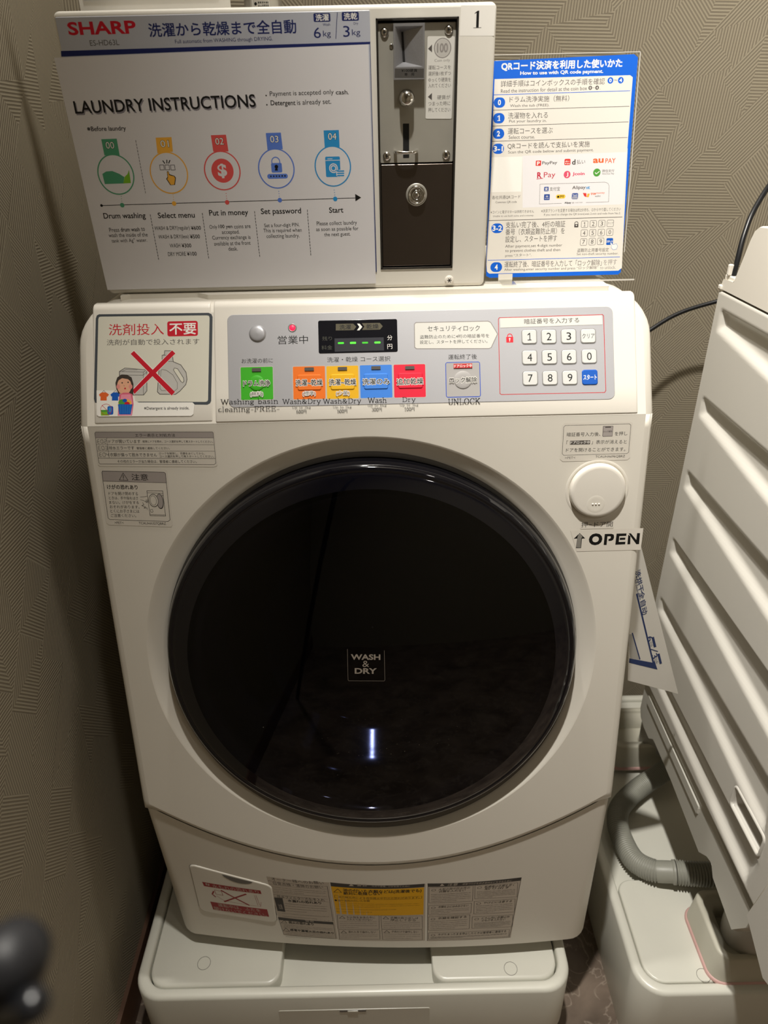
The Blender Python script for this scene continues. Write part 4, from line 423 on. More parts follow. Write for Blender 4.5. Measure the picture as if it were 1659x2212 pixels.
'doorprint':[('l',[(-30.7,-281.9),(-31.5,-324.9),(-30.6,-326.1),(12.6,-327.5),(13.5,-326.3),(13.7,-284.9)],0.3,'wsilver',0),('t','WASH',-9.1,-293.4,35.7,7.8,-1.9,'wsilver',2),('t','&',-9.2,-302.9,8.1,8.6,-1.5,'wsilver',0),('t','DRY',-9.5,-312.8,26.9,7.9,-2,'wsilver',2)],
'filtprint':[('p',[(-261.8,-140.2),(-176.1,-123.9),(-175.2,-134.7),(-260.2,-150.9)],'redk'),('t','水もれの恐れあり',-213.4,-137.1,69.9,9.3,11.3,'lowp',0),('c',-254.4,-143.6,3.1,'lowp'),('l',[(-254.3,-140.6),(-254.6,-146.9)],1.1,'redk',0),('p',[(-256.2,-192.3),(-170.6,-183.1),(-169.2,-207.5),(-254.3,-214.2)],'redk'),('t','運転中は、ふたを',-213.2,-194,64.4,10.3,5.4,'lowp',0),('t','開けないでください。',-212.5,-206.6,79.8,10.4,5.3,'lowp',0),('l',[(-235.1,-151.1),(-197.1,-179)],2.9,'redk',0),('l',[(-233.8,-183.1),(-198.9,-145.5)],2.9,'redk',0),('l',[(-247.3,-159.3),(-250.3,-168.8),(-246.2,-174.6)],2.2,'redk',0),('r',-239.9,-159.8,11,12.2,0,4.5,0.7,'redk'),('l',[(-244.2,-170.6),(-234.3,-180.2),(-204.2,-179.1),(-179.6,-177.2),(-178,-162.1)],0.5,'redk',0),('l',[(-186.4,-143.4),(-183.4,-174.4)],0.5,'redk',0),('l',[(-184,-142.4),(-180.5,-173.3)],0.5,'redk',0)],
'ownernote':[('p',[(-164.7,-77.9),(-73.8,-65.4),(-68.1,-271.7),(-151.4,-270.5)],'lowp'),('t','オーナー様へのお願い',-120.1,-75.7,76.6,10.1,9.7,'k',0),('l',[(-162.5,-90.3),(-77.4,-79.8),(-73.2,-203.7),(-157.6,-201.8)],0.6,'k',1),('t','日常点検・清掃のお願い',-119.9,-89.6,73.1,9.8,8.4,'k',0),('l',[(-161.8,-101.5),(-77,-89.4)],0.4,'k',0),('f',-159.4,-104.9,-79.5,-95,-160.7,-124.3,3,1.4,'k'),('f',-157.7,-120.3,-79.3,-112,-158.9,-138.1,2,1.4,'k'),('l',[(-158.1,-130.8),(-77.8,-124.7)],0.4,'k',0),('t','排水フィルターのお手入れ',-118.2,-133.3,70.7,8.9,6.1,'k',0),('l',[(-157.8,-139.8),(-77.8,-134.6)],0.4,'k',0),('p',[(-157.9,-142.3),(-145.4,-140.2),(-143.9,-186.8),(-155.5,-186.7)],'dkp'),('t','注意',-150.2,-170.5,6,16.2,5,'lowp',0),('t','水漏れの恐れあり',-113.3,-143.3,49.5,9,6.1,'k',1),('f',-142.7,-152.9,-79.9,-148,-144.7,-186.2,4,1.5,'k'),('f',-148.7,-187.5,-78,-183.8,-150,-208,2,1.5,'k'),('p',[(-156.4,-208),(-73.3,-207.7),(-72.8,-216.3),(-155.9,-217.1)],'dkp'),('t','警告',-109,-210.5,13.6,7.1,0.9,'lowp',0),('l',[(-155.4,-217.3),(-72.8,-216.3),(-71,-270.8),(-151.3,-268.6)],0.5,'k',1),('t','発火の恐れあり',-122.3,-222.1,37.8,8.6,1.3,'k',1),('f',-148.9,-229.7,-74.9,-230.8,-149.9,-245.4,3,1.4,'k'),('t','感電や漏電火災の恐れあり',-107.1,-249.2,66.4,8,-0.5,'k',1),('f',-147.2,-254.3,-73.3,-255.3,-148.6,-277.6,4,1.4,'k'),('l',[(-152.8,-227.4),(-147.3,-216.6),(-143.9,-226.2)],0.7,'k',1),('l',[(-151.3,-255.2),(-146.6,-244.6),(-141.5,-254.5)],0.7,'k',1)],
'warnnote':[('p',[(-73,-64.2),(65.4,-72.4),(65,-274),(-67,-275.3)],'lowp'),('p',[(-72.6,-65),(63.9,-72),(63.4,-83.2),(-72,-78.2)],'dkp'),('p',[(-72,-78.2),(63.1,-84),(62.4,-178.5),(-67.1,-175.9)],'ylow'),('t','警告',-27.1,-68.2,14.9,9,0,'lowp',0),('p',[(-46.2,-73),(-42.3,-64.4),(-38.8,-72.6)],'lowp'),('t','火災や感電、けがを防ぐために',14.9,-73.3,55.5,5.4,-5.3,'lowp',0),('l',[(-68.6,-98.3),(-62.4,-85.4),(-57.3,-97.2)],1,'k',1),('t','油の付いた衣類などは(洗濯後でも)',2.2,-91.6,114.5,12.7,-2.9,'k',1),('t','絶対に乾燥しない',-26.6,-98.4,55.7,11,2.3,'k',1),('l',[(-67.8,-109),(59.9,-113.2),(59.6,-121.1),(-67.7,-118.2)],0.5,'k',1),('t','油の酸化熱による自然発火や引火の恐れがあります。',-3.1,-115.1,119.5,6.5,-1.8,'k',0),('t','●油や溶剤の付いた衣類',-42.5,-125.3,51.8,7.5,2.8,'k',0),('f',-62.9,-131.2,56.6,-135.1,-63.4,-149.9,3,1.5,'k'),('f',-67.4,-153.3,22.4,-151.4,-67.9,-171.3,2,1.7,'k'),('l',[(-66.3,-180.5),(-3.8,-177.1),(-4.2,-228.9),(-66.4,-232.6)],0.5,'k',1),('t','引火物を本体の中に',-30.9,-185.8,42.5,8.2,2.6,'k',0),('t','入れたり近づけない',-33,-194.1,38.7,8.2,2.7,'k',0),('l',[(-63.2,-192.5),(-59.1,-183.3),(-54.8,-191.9)],0.8,'k',1),('f',-63.1,-200.2,-7,-197.3,-64,-229.4,4,1.4,'k'),('l',[(-1.1,-177.6),(60.5,-183.3),(61,-231.4),(-0.3,-227.9)],0.5,'k',1),('t','衣類の取り出しは',33.9,-188,41.8,8,-5.6,'k',0),('t','停止してから',32,-195.8,38,8.1,-5.2,'k',0),('l',[(2.1,-190),(6.1,-181.5),(10.6,-190.6)],0.8,'k',1),('f',2.4,-197.7,57.6,-202.3,2.1,-224.9,4,1.3,'k'),('l',[(-65.7,-235.5),(-3.4,-232.4),(-3.6,-268.1),(-65.3,-271.6)],0.5,'k',1),('t','濡れた手で操作しない',-30.4,-241.3,42,8.4,2.5,'k',0),('l',[(-62.6,-247.9),(-58.4,-238.5),(-54,-247.4)],0.8,'k',1),('f',-62.3,-248.9,-6.6,-246.2,-62.8,-268.3,3,1.4,'k'),('l',[(-0.3,-229.8),(60.6,-233.7),(61.1,-271.4),(0.7,-269.5)],0.5,'k',1),('t','子供だけで操作しない',34.5,-239.5,40.7,8.2,-3.7,'k',0),('l',[(3,-242.6),(7,-233.7),(11.6,-243)],0.8,'k',1),('f',3.4,-243.6,57.7,-246.6,3.1,-266.4,3,1.4,'k')],
'cautnote':[('p',[(68,-73.1),(204.9,-109.1),(196.4,-280),(68.1,-275.6)],'lowp'),('p',[(68,-72.2),(204.9,-109.1),(204.2,-117.1),(68.5,-83.5)],'dkp'),('t','注意',104.8,-86.8,14.9,8.3,-13,'lowp',0),('p',[(86,-85.7),(89.1,-79.1),(92.7,-86.9)],'lowp'),('t','感電やけがを防ぎ資材などを守るために',155,-100.8,74.9,4.7,-15.9,'lowp',0),('l',[(68.6,-84.4),(203.9,-117.6),(194.4,-278.8),(68.5,-274.2)],0.6,'k',1),('l',[(70.5,-87.9),(134.6,-101.2),(134.7,-150.1),(70.4,-139.2)],0.5,'k',1),('t','大型の物や防水性の',107.3,-101.1,46.4,7.1,-11.2,'k',0),('t','衣類を入れない',104.2,-107.5,39.6,7.2,-10.3,'k',0),('o',77.1,-97.4,2.9,0.6,'k'),('f',73.4,-108.6,131.3,-118.4,73.6,-137.2,5,1.4,'k'),('l',[(137.3,-101.7),(199.8,-121.3),(200.5,-160.9),(137.9,-144)],0.5,'k',1),('t','乾燥後は衣類を早く',173.4,-118.2,45.7,6.5,-16.6,'k',0),('t','取り出す',170.3,-123.6,38.8,6.5,-15.8,'k',0),('o',144,-111.3,3,0.6,'k'),('f',140.5,-121.2,196.8,-136.4,141.1,-142.6,5,1.4,'k'),('l',[(70.3,-148.1),(133.5,-156.4),(133.1,-188.3),(70,-181)],0.5,'k',1),('t','衣類を上にはみ出さない',106.7,-158.8,44.6,7.3,-6.8,'k',0),('o',77,-157.4,2.9,0.6,'k'),('f',73.2,-162.1,129.9,-167.8,73.3,-178.8,3,1.4,'k'),('l',[(137.2,-151.8),(198.1,-165.8),(198.7,-203.9),(137.7,-192.4)],0.5,'k',1),('t','やけどに注意する',172.6,-165.4,42.9,6.6,-12,'k',0),('o',144,-161.2,3,0.6,'k'),('f',140.3,-165.1,194.7,-175.7,141,-190.8,5,1.4,'k'),('l',[(70.1,-187.9),(131.8,-192.8),(131.7,-239.2),(69.9,-236.4)],0.5,'k',1),('t','衣類を確認する',105.8,-196.8,42.7,7.5,-3.8,'k',0),('o',76.8,-197.1,2.9,0.6,'k'),('f',73,-202,128.2,-204.7,73.2,-234,5,1.4,'k'),('l',[(135.5,-201),(196.9,-211.1),(197.3,-246.9),(136,-239.3)],0.5,'k',1),('t','ドラム内に衣類以外',171.2,-212.5,42.6,6.8,-8.4,'k',0),('t','のものを入れない',168,-218.8,35.8,6.9,-7.5,'k',0),('o',142.4,-210.2,3,0.6,'k'),('f',138.8,-221.2,193.8,-227.7,139.2,-237.4,5,1.4,'k'),('l',[(70.3,-245.9),(193.3,-253.8),(193.1,-275.8),(70.1,-269.5)],0.5,'k',1),('t','水がたまったまま停止したときは管理者に連絡する',136.8,-255.7,103.8,7.4,-2.9,'k',0),('o',77.2,-255.1,2.9,0.6,'k'),('f',73.3,-260.3,189.8,-264.3,73.4,-266.9,3,1.4,'k')],
'hangprint':[('p',[(11,54.7),(127.7,-227.7),(31.3,-171.7),(-1.9,57.5)],'w'),('p',[(23.8,-87.9),(44.3,-137.9),(27.8,-130.4),(16.5,-85.9)],'lgrey'),('l',[(18.8,-21.1),(70.5,-154.1)],2.4,'navy3',0),('l',[(23.5,-85.9),(44.8,-137.4)],1.7,'navy3',0),('p',[(26.7,-130.3),(69.2,-150.9),(68.8,-148.7),(70.8,-148.1),(79.3,-166.5),(27.4,-138.4)],'navy3'),('t','洗烘干',19.2,-1,38.7,7.7,-70.9,'navy3',1),('t','全自动',31.8,-38.4,42.4,8,-71.3,'navy3',1),('t','full automatic',17.8,-11.9,31.4,2.6,-70.1,'navy3',0),('t','6',54.8,-104,9.7,8.3,-68.7,'navy3',1),('t','公斤',58.3,-115.3,10.7,5.5,-67.7,'navy3',0),('l',[(60.2,-124.1),(72.7,-131.7)],1.4,'navy3',0),('t','3',69.2,-139,9.1,8.6,-67.5,'navy3',1),('t','公斤',73.4,-149.4,11.6,5.7,-65.3,'navy3',0),('p',[(56.9,-102.4),(60.8,-102.4),(68.6,-122.1),(64.7,-122.5)],'navy3'),('p',[(72.9,-136.3),(76.6,-136.2),(84.8,-156.7),(81.1,-156.9)],'navy3')],
}
# ================================================================ the room
def struct(name, mb):
    o = mb.build(name); o['kind'] = 'structure'; return o
FLZ = 0.0; CZ = 2.40; XL, XR, YB, YF = -.426, 2.0, 1.25, -1.5
def slab(name, a, b, m):
    mb = MB(); mb.box(a, b, m); return struct(name, mb)
slab('floor', (XL - .1, YF - .1, -.1), (XR + .1, YB + .1, 0), FLOORM)
slab('ceiling', (XL - .1, YF - .1, CZ), (XR + .1, YB + .1, CZ + .1), CEILM)
slab('wall_back', (XL - .1, YB, 0), (XR + .1, YB + .1, CZ), WPX)
slab('wall_left', (XL - .1, YF, 0), (XL, YB, CZ), WPY)
slab('wall_right', (XR, YF, 0), (XR + .1, YB, CZ), WPY)
slab('wall_front', (XL - .1, YF - .1, 0), (XR + .1, YF, CZ), WPX)
slab('baseboard_left', (XL, YF, 0), (XL + .007, YB, .075), WOOD)
slab('baseboard_back', (XL + .007, YB - .007, 0), (XR, YB, .075), WOOD)
for x, y, lb_ in ((.03, .38, 'recessed round ceiling downlight in front of the coin box'), (-.05, .90, 'recessed round ceiling downlight nearest the back wall'), (.75, -.60, 'round ceiling fitting added behind the viewer for fill light')):
    mb = MB(); F = frame((x, y, CZ), (1, 0, 0), (0, -1, 0))
    mb.lathe(F, 0, 0, [(58, 0), (58, 4), (44, 5), (40, 1)], 'white_plastic', 32, cap=False)
    t_ = thing('downlight', lb_, 'ceiling light', (x, y, CZ))  # the last fitting goes with the added fill light
    mb.build('trim_ring', t_)

# ================================================================ drip pans
def pan(name, label, x0, x1, y0, y1, ztop, plats, rec):
    t = thing(name, label, 'drip pan', ((x0 + x1) / 2, (y0 + y1) / 2, 0))
    cx, cy, w, d = (x0 + x1) / 2, (y0 + y1) / 2, x1 - x0, y1 - y0
    mb = MB()
    def ring(ins, z, r): return [(x, y, z) for x, y in rrect(cx, cy, w - 2 * ins, d - 2 * ins, r, 0, 8)]
    mb.strip([ring(.006, 0, .040), ring(.0, ztop * .3, .042), ring(0, ztop - .006, .042), ring(.0015, ztop - .002, .042), ring(.005, ztop, .040), ring(.013, ztop, .034), ring(.0155, ztop - .0015, .032), ring(.0165, ztop - .005, .031), ring(.018, rec, .03)], PANW, True)
    mb.add(ring(.018, rec, .03), [tuple(range(36))], PANW)
    mb.build('tray', t)
    for pts in plats:
        mp = MB(); n = len(pts)
        c_ = Vector((sum(p[0] for p in pts) / n, sum(p[1] for p in pts) / n))
        def ins(k, z): return [(p[0] + (c_.x - p[0]) * k, p[1] + (c_.y - p[1]) * k, z) for p in pts]
        mp.strip([ins(0, rec), ins(0, ztop - .0065), ins(.008, ztop - .004), ins(.02, ztop - .0035)], PANW, True); mp.add(ins(.02, ztop - .0035), [tuple(range(n))], PANW)
        mp.build('platform', t)
    return t
PT = .178
def plat(x0, x1, y0, y1, corners):   # corners: radius per SW, SE, NE, NW
    out = []
    for (x, y, sx, sy, a0), r in zip(((x0, y0, 1, 1, 180), (x1, y0, -1, 1, 270), (x1, y1, -1, -1, 0), (x0, y1, 1, -1, 90)), corners):
        for k in range(7):
            a = R(a0 + 15 * k); out.append((x + sx * r + r * math.cos(a), y + sy * r + r * math.sin(a)))
    return out
px0, px1, py0, py1 = -.378, .286, .577, 1.21
mainpan = pan('drip_pan', 'raised white plastic pan under the washer with the round black door', px0, px1, py0, py1, PT,
    [plat(px0 + .019, -.158, py0 + .019, py1 - .02, (.028, .02, .02, .028)), plat(.076, px1 - .019, py0 + .019, py1 - .02, (.02, .028, .028, .02))], PT - .030)
for (x, y) in ((-.279, .63), (.196, .612)):
    mb = MB(); F = frame((x, y, PT - .0035), (1, 0, 0), (0, 1, 0)); mb.lathe(F, 0, 0, [(10.2, 0), (10.2, .25), (9.6, .25), (9.6, 0)], GASKET, 36, cap=False)
    mb.build('moulded_circle', mainpan)
mb = MB(); F = frame((-.045, py0, .075), (1, 0, 0), (0, 0, 1))
pbox(mb, F, 0, 0, 230, 130, 3, -1, .8, PANW, bev=.4)
mb.build('access_cover', mainpan)
mb = MB(); pbox(mb, F, -2, 62, 40, 5, .6, .5, 1.6, GASKET, bev=.2); pbox(mb, F, -2, 61.5, 16, 4, .6, .5, 2.4, PANW, bev=.2)
mb.build('latch', mainpan)
rx0, rx1, ry0, ry1 = .380, 1.03, .568, 1.19
rpan = pan('drip_pan', 'raised white plastic pan with grey hose lying in it, at right under the neighbouring machine', rx0, rx1, ry0, ry1, PT,
    [plat(rx0 + .019, .70, ry0 + .019, .752, (.028, .02, .02, .02)), plat(rx0 + .019, .70, .992, ry1 - .02, (.02, .02, .02, .028))], PT - .016)
mb = MB()
F = frame((.486, .596, PT - .0035), (1, 0, 0), (0, 1, 0)); mb.lathe(F, 0, 0, [(10.2, 0), (10.2, .25), (9.6, .25), (9.6, 0)], GASKET, 36, cap=False)
mb.build('moulded_circle', rpan)

# ================================================================ washing machine
WM = thing('washing_machine', 'large white drum washer with round black door and coloured course buttons, in the centre', 'washing machine', (0, .90, PT - .0035))
zt = 1.1455; yb = 1.12
def yfront(z):
    if z >= 1.0282: return .7455 + (z - 1.037) * math.tan(R(30))
    return .7419 + (z - 1.037) * math.tan(R(9.5))
zc = 1.037 + (-641 + .00115 * 320 ** 2) / 1000 * math.cos(R(9.5))          # height of the lower crease at the sides
# outline seen from the front: straight sides, rounded top shoulders
OUT = []
for z in (zc, .70, .90, 1.0282): OUT.append((-.320, z))
rc = .042
for k in range(9):
    a = R(180 - 90 * k / 8); OUT.append((-.320 + rc + rc * math.cos(a), zt - rc + rc * math.sin(a)))
OUT = OUT + [(-x, z) for x, z in OUT[::-1]]
mb = MB()
cx_, cz_ = 0, .8
def inset(x, z, d):
    nx = -d if x > .319 - .042 else (d if x < -.319 + .042 else 0)
    if z > zt - .0005 or abs(x) < .277: return (x, z - d if z > 1.05 else z)
    if z > zt - rc:
        c = Vector(((.320 - rc) * (1 if x > 0 else -1), zt - rc)); v = Vector((x, z)) - c; v = v * ((rc - d) / rc); return (c.x + v.x, c.y + v.y)
    return (x + nx, z)
rings = []
for d, dy in ((0, None), (0, .012), (.0012, .005), (.004, .0015), (.010, 0)):
    rg = []
    for x, z in OUT:
        X, Z = inset(x, z, d); rg.append((X, yb if dy is None else yfront(Z) + dy, Z))
    rings.append(rg)
mb.strip(rings[:1] + rings[1:], WHITE, True, closed=False)
top = [p for p in rings[-1] if p[2] >= 1.0281]
mb.add(top[::-1], [tuple(range(len(top)))[::-1]], WHITE)
mb.box((-.319, .70, .26), (.319, yb, zc + .01), WHITE)                         # lower carcass
mb.add([rings[0][i] for i in range(len(OUT))], [tuple(range(len(OUT)))], WHITE)
cab = mb.build('cabinet', WM)
# ---- front panel with dished rim round the door
mb = MB()
DU, DV = -2.0, -310.0
def edge_hit(a):
    ca, sa = math.cos(a), math.sin(a); lo, hi = 0, 900
    for _ in range(40):
        m_ = (lo + hi) / 2; u, v = DU + m_ * ca, DV + m_ * sa
        ok = abs(u) <= 310 and v <= -9.2 and v >= -641 + .00115 * u * u
        lo, hi = (m_, hi) if ok else (lo, m_)
    return lo
angs = sorted(set([2 * math.pi * i / 144 for i in range(144)] + [math.atan2(v - DV, u - DU) % (2 * math.pi) for u, v in ((310, -9.2), (-310, -9.2), (310, -530.5), (-310, -530.5))]))
def ell(ru, rv, cv, h): return [FRONT(DU + ru * math.cos(a), cv + rv * math.sin(a), h) for a in angs]
def edge_pt(a): e_ = edge_hit(a); return DU + e_ * math.cos(a), DV + e_ * math.sin(a)
def ringat(f):
    out = []
    for a in angs:
        eu, ev = edge_pt(a); su, sv = DU + 280 * math.cos(a), -312 + 285 * math.sin(a)
        out.append(FRONT(su + (eu - su) * f, sv + (ev - sv) * f, 0))
    return out
mb.strip([ringat(1), ringat(.7), ringat(.35), ringat(0)], WHITE, True)
mb.strip([ringat(0), ell(278.8, 283.8, -312, -.35), ell(277, 282.4, -312.5, -1.3), ell(272, 279.5, -314, -4), ell(263, 274, -316.5, -8), ell(259.5, 271.8, -317.6, -9.4), ell(258.4, 271, -318, -10.4)], WHITE, True)
mb.strip([ell(258.4, 271, -318, -10.4), ell(257.6, 270.2, -318, -11)], GASKET, True)
# rounded edge to the sides and the chamfered lip at the crease
def out_edge(ds, hs, db, hb):
    out = []
    for a in angs:
        u, v = edge_pt(a); bot_ = v < -9.4 and v < -641 + .00115 * u * u + 1.5; sd = abs(u) > 309.5
        h = hb if bot_ else hs
        out.append(FRONT(u + (ds * (1 if u > 0 else -1) if sd else 0), v - (db if bot_ else 0), h))
    return out
mb.strip([out_edge(*q_) for q_ in ((10, -26, 11.9, -24), (10, -10, 11.8, -9), (9.2, -5, 11.0, -6.2), (7, -2.2, 6, -3.0), (4, -.6, 2, -.7), (0, 0, 0, 0))], WHITE, True)
fp = mb.build('front_panel', WM, bevel=0)
# ---- lower panel: bowed, tucking in towards its foot
mb = MB(); us = [i / 20 for i in range(-20, 21)]; ts = [i / 12 for i in range(13)]
rows = []
for t_ in ts:
    row = []
    rr_ = .008 + .024 * t_; rw = .3185 - rr_
    L_, R_ = low3(-rw, t_), low3(rw, t_)
    inner = [low3(rw * u, t_) for u in us]
    lc = [L_ + Vector((-rr_ * math.sin(R(15 * k)), rr_ * (1 - math.cos(R(15 * k))), 0)) for k in range(6, 0, -1)]
    rc_ = [R_ + Vector((rr_ * math.sin(R(15 * k)), rr_ * (1 - math.cos(R(15 * k))), 0)) for k in range(1, 7)]
    row = [Vector((lc[0].x, yb - .02, lc[0].z))] + lc + inner + rc_ + [Vector((rc_[-1].x, yb - .02, rc_[-1].z))]
    rows.append(row)
mb.strip(rows[::-1], WHITE, True, closed=False)
bot = rows[-1]
lip = [Vector((p.x * .985, p.y + .010, p.z - .004)) for p in bot]
mb.strip([lip, bot], WHITE, True, closed=False)
lp = mb.build('lower_panel', WM)
# kick base below it
mb = MB(); kb = []
for z in (PT - .0035, .204):
    kb.append([Vector((p.x * .975, p.y + .014, z)) for p in lip])
mb.strip(kb, WHITE, True, closed=False)
mb.add([p for p in kb[1]], [tuple(range(len(kb[1])))], WHITE)
mb.build('kick_base', WM)
# stickers and filter cover on the lower panel
def low_plate(mb, u0, u1, v0, v1, h, m, r=9, n=16, skew=0):
    pts = rrect((u0 + u1) / 2, (v0 + v1) / 2, u1 - u0, v1 - v0, r, 0, 6)
    cols = [[(u0 + (u1 - u0) * i / n, v0 + (v1 - v0) * j / 4) for j in range(5)] for i in range(n + 1)]
    g = [[LOW(u, v, h) for u, v in c] for c in cols]
    mb.strip(g, m, True, closed=False)
FC = D['filtprint']
uu = [p[0] for op in FC if op[0] == 'p' for p in op[1]]; vv = [p[1] for op in FC if op[0] == 'p' for p in op[1]]
fu0, fu1, fv0, fv1 = min(uu) - 14, max(uu) + 10, min(vv) - 12, max(vv) + 22
mb = MB(); fu, fv, fw, fh = (fu0 + fu1) / 2, (fv0 + fv1) / 2, fu1 - fu0, fv1 - fv0
def lring(ins, h, r=11): return [LOW(x, y, h) for x, y in rrect(fu, fv, fw - 2 * ins, fh - 2 * ins, r, 0, 8)]
mb.strip([lring(-1.2, .05, 12), lring(-.5, .05, 11.5)], GASKET, True)
mb.strip([lring(-.5, -.5), lring(-.3, 1.0), lring(.4, 1.6), lring(1.4, 1.8)], WHITE, True)
cc = LOW(fu, fv, 1.8); rg = lring(1.4, 1.8)
mb.strip([rg] + [[LOW(fu + (x - fu) * k, fv + (y - fv) * k, 1.8) for x, y in rrect(fu, fv, fw - 2.8, fh - 2.8, 11, 0, 8)] for k in (.75, .5, .25, .02)], WHITE, True)
draw(mb, FC, LOW, 1.86, .01, sub=1)
n = 14
notch = [(fu - 12 + 44 * i / n - 0, fv1 - .5) for i in range(n + 1)]
nb = [(fu - 12 + 44 * i / n, fv1 - .5 - 13 * math.sin(math.pi * i / n) ** .6) for i in range(n + 1)]
mb.strip([[LOW(u, v, 1.95) for u, v in nb], [LOW(u, v, 1.95) for u, v in notch]], GASKET, True, closed=False)
mb.build('filter_cover', lp, label='small rounded hatch with red water-leak warning print')
for nm, key, lb in (('owner_notice', 'ownernote', 'grey printed notice beside the filter hatch'), ('warning_notice', 'warnnote', 'printed warning with a yellow block'), ('caution_notice', 'cautnote', 'grey printed caution notice at right')):
    mb = MB(); draw(mb, D[key], LOW, .10, .01, sub=1); mb.build(nm, lp, label=lb)
# ---- detergent lid and control panel (two fascias over the sloped top)
def fascia(mb, u0, u1, v0, v1, m, h1=2.6):
    """plate with soft edges that rolls over on to the top of the machine"""
    r = 3.5; ns = 6
    prof = [(v0, -1.0), (v0, h1 - 1.4), (v0 + .4, h1 - .5), (v0 + 1.4, h1)] + [(v0 + (v1 - v0) * k / 4, h1) for k in range(1, 5)]
    vt, hb = v1, h1
    for k in range(1, 9):
        a = R(60 * k / 8); prof.append((vt + 11 * math.sin(a), h1 - 11 * (1 - math.cos(a))))
    u, v = prof[-1]
    prof.append((u + 6 * math.cos(R(60)), v - 6 * math.sin(R(60))))
    rows = []
    for v, h in prof:
        rows.append([PANEL(u0, v, h - 3.2), PANEL(u0 + .25, v, h - 1.0), PANEL(u0 + 1.0, v, h - .25), PANEL(u0 + 2.2, v, h), PANEL(u1 - 2.2, v, h), PANEL(u1 - 1.0, v, h - .25), PANEL(u1 - .25, v, h - 1.0), PANEL(u1, v, h - 3.2)])
    mb.strip(rows, m, True, closed=False)
LIDH = .9
mb = MB(); fascia(mb, -302, -170.5, -7.6, 118, WHITE2, LIDH)
lid = mb.build('detergent_lid', WM)
PH = 1.3
mb = MB(); fascia(mb, -167.5, 301, -9.0, 118, WHITE2, PH)
cp = mb.build('control_panel', WM)
# top cover, notched as a finger scoop behind the lid
mb = MB(); o_ = [(-.276, yb - .004), (-.276, .829), (-.2745, .8215), (-.268, .8335), (-.190, .8335), (-.176, .8215), (.276, .8215), (.276, yb - .004)]
zb_, z1_ = zt - .004, 1.1508
mb.strip([[(x, y, zb_) for x, y in o_], [(x, y, z1_) for x, y in o_]], WHITE, False); mb.add([(x, y, z1_) for x, y in o_], [tuple(range(8))], WHITE)
mb.build('top_cover', WM, bevel=.0012)
mb = MB(); draw(mb, D['detsticker'], PANEL, LIDH + .06); mb.build('detergent_sticker', lid, label='square sticker with red cross over detergent box and bottle')
ops = [op if op[-1] != 'pink' else op[:-1] + ('pink2',) for op in D['inside']]
mb = MB(); draw(mb, ops, PANEL, LIDH + .75); mb.build('reminder_sticker', lid, label='small sticker with woman holding a laundry basket')
# silver plate
mb = MB(); PLH = PH + .5
pbox(mb, PANEL, 61.7, 58.6, 428, 103.4, 7, PH - .5, PLH, SILVER, bev=.4)
draw(mb, D['plate'], PANEL, PLH + .03)
plate_o = mb.build('button_plate', cp, label='silver printed plate behind the buttons')

mb = MB(); pbox(mb, PANEL, -7.6, 83.2, 87.6, 36.6, 2, PLH - .3, PLH + .5, DISPLAY, bev=.3)
draw(mb, D['display'], PANEL, PLH + .54, .01); mb.build('display', cp, label='black display window with four green dashes')
for nm, key in (('drum_clean_button', 'btn_drum'), ('course_button', 'btn_regular'), ('course_button', 'btn_less'), ('course_button', 'btn_wash'), ('course_button', 'btn_dry'), ('unlock_button', 'btn_unlock')):
    ops = D[key]; b0 = ops[0]; mb = MB()
    draw(mb, [('b', b0[1], b0[2], b0[3] + 1.6, b0[4] + 1.6, 2, b0[6], 'lgrey'), b0] if key != 'btn_unlock' else [('b', b0[1], b0[2], b0[3] + 1.6, b0[4] + 1.6, 2.4, b0[6], 'blue3'), b0], PANEL, PLH + .05, .02)
    cap = {'btn_drum': 0, 'btn_regular': 1, 'btn_less': 2, 'btn_wash': 3, 'btn_dry': 4, 'btn_unlock': 5}[key]; c_ = D['capshapes'][cap]
    if c_[0] == 'c': mb.lathe(PANEL, c_[1], c_[2], [(c_[3], PLH), (c_[3] - .2, PLH + .5), (c_[3] - 1.2, PLH + .85), (c_[3] * .5, PLH + .95), (.3, PLH + .95)], c_[4], 40)
    else: pbox(mb, PANEL, c_[1], c_[2], c_[3], c_[4], 2.2, PLH, PLH + .95, c_[7], bev=.8)
    draw(mb, ops[1:], PANEL, PLH + 1.0)
    mb.build(nm, cp, label={'btn_drum': 'green square button', 'btn_regular': 'orange square button', 'btn_less': 'yellow square button', 'btn_wash': 'blue square button', 'btn_dry': 'red square button', 'btn_unlock': 'grey button in a blue outline'}[key])
for s_, u, v in D['keys']:
    mb = MB(); st = s_ == 'スタート'
    if not st: pbox(mb, PANEL, u, v, 17.3, 16.9, 3.2, PLH - .2, PLH + .35, KEYE, bev=.2)
    pbox(mb, PANEL, u, v, 17.3 if st else 16.0, 16.9 if st else 15.6, 2.8, PLH - .2, PLH + 1.1, 'blue2' if st else KEYW, bev=.7)
    w_ = {1: 4.0, 3: 13.6, 4: 14.6}[len(s_)]; h_ = {1: 8.4, 3: 5.4, 4: 5.6}[len(s_)]
    if s_ == '1': w_ = 2.6
    draw(mb, [('t', s_, u, v, w_ if len(s_) > 1 or s_ == '1' else 5.2, h_, 0, 'w' if st else 'k', 1 if st else 0)], PANEL, PLH + 1.14)
    mb.build('key', cp, label='blue key' if st else None)
mb = MB(); c_ = D['caps'][0]
mb.lathe(PANEL, c_[1], c_[2], [(c_[3] + .6, PLH), (c_[3] + .5, PLH + .3), (c_[3] - .3, PLH + .3), (c_[3] - .4, PLH + .9), (c_[3] - 1.6, PLH + 1.5), (c_[3] * .6, PLH + 1.9), (.3, PLH + 2.1)], SILVER2, 48)
mb.build('power_button', cp, label='round silver button')
mb = MB(); c_ = D['caps'][1]
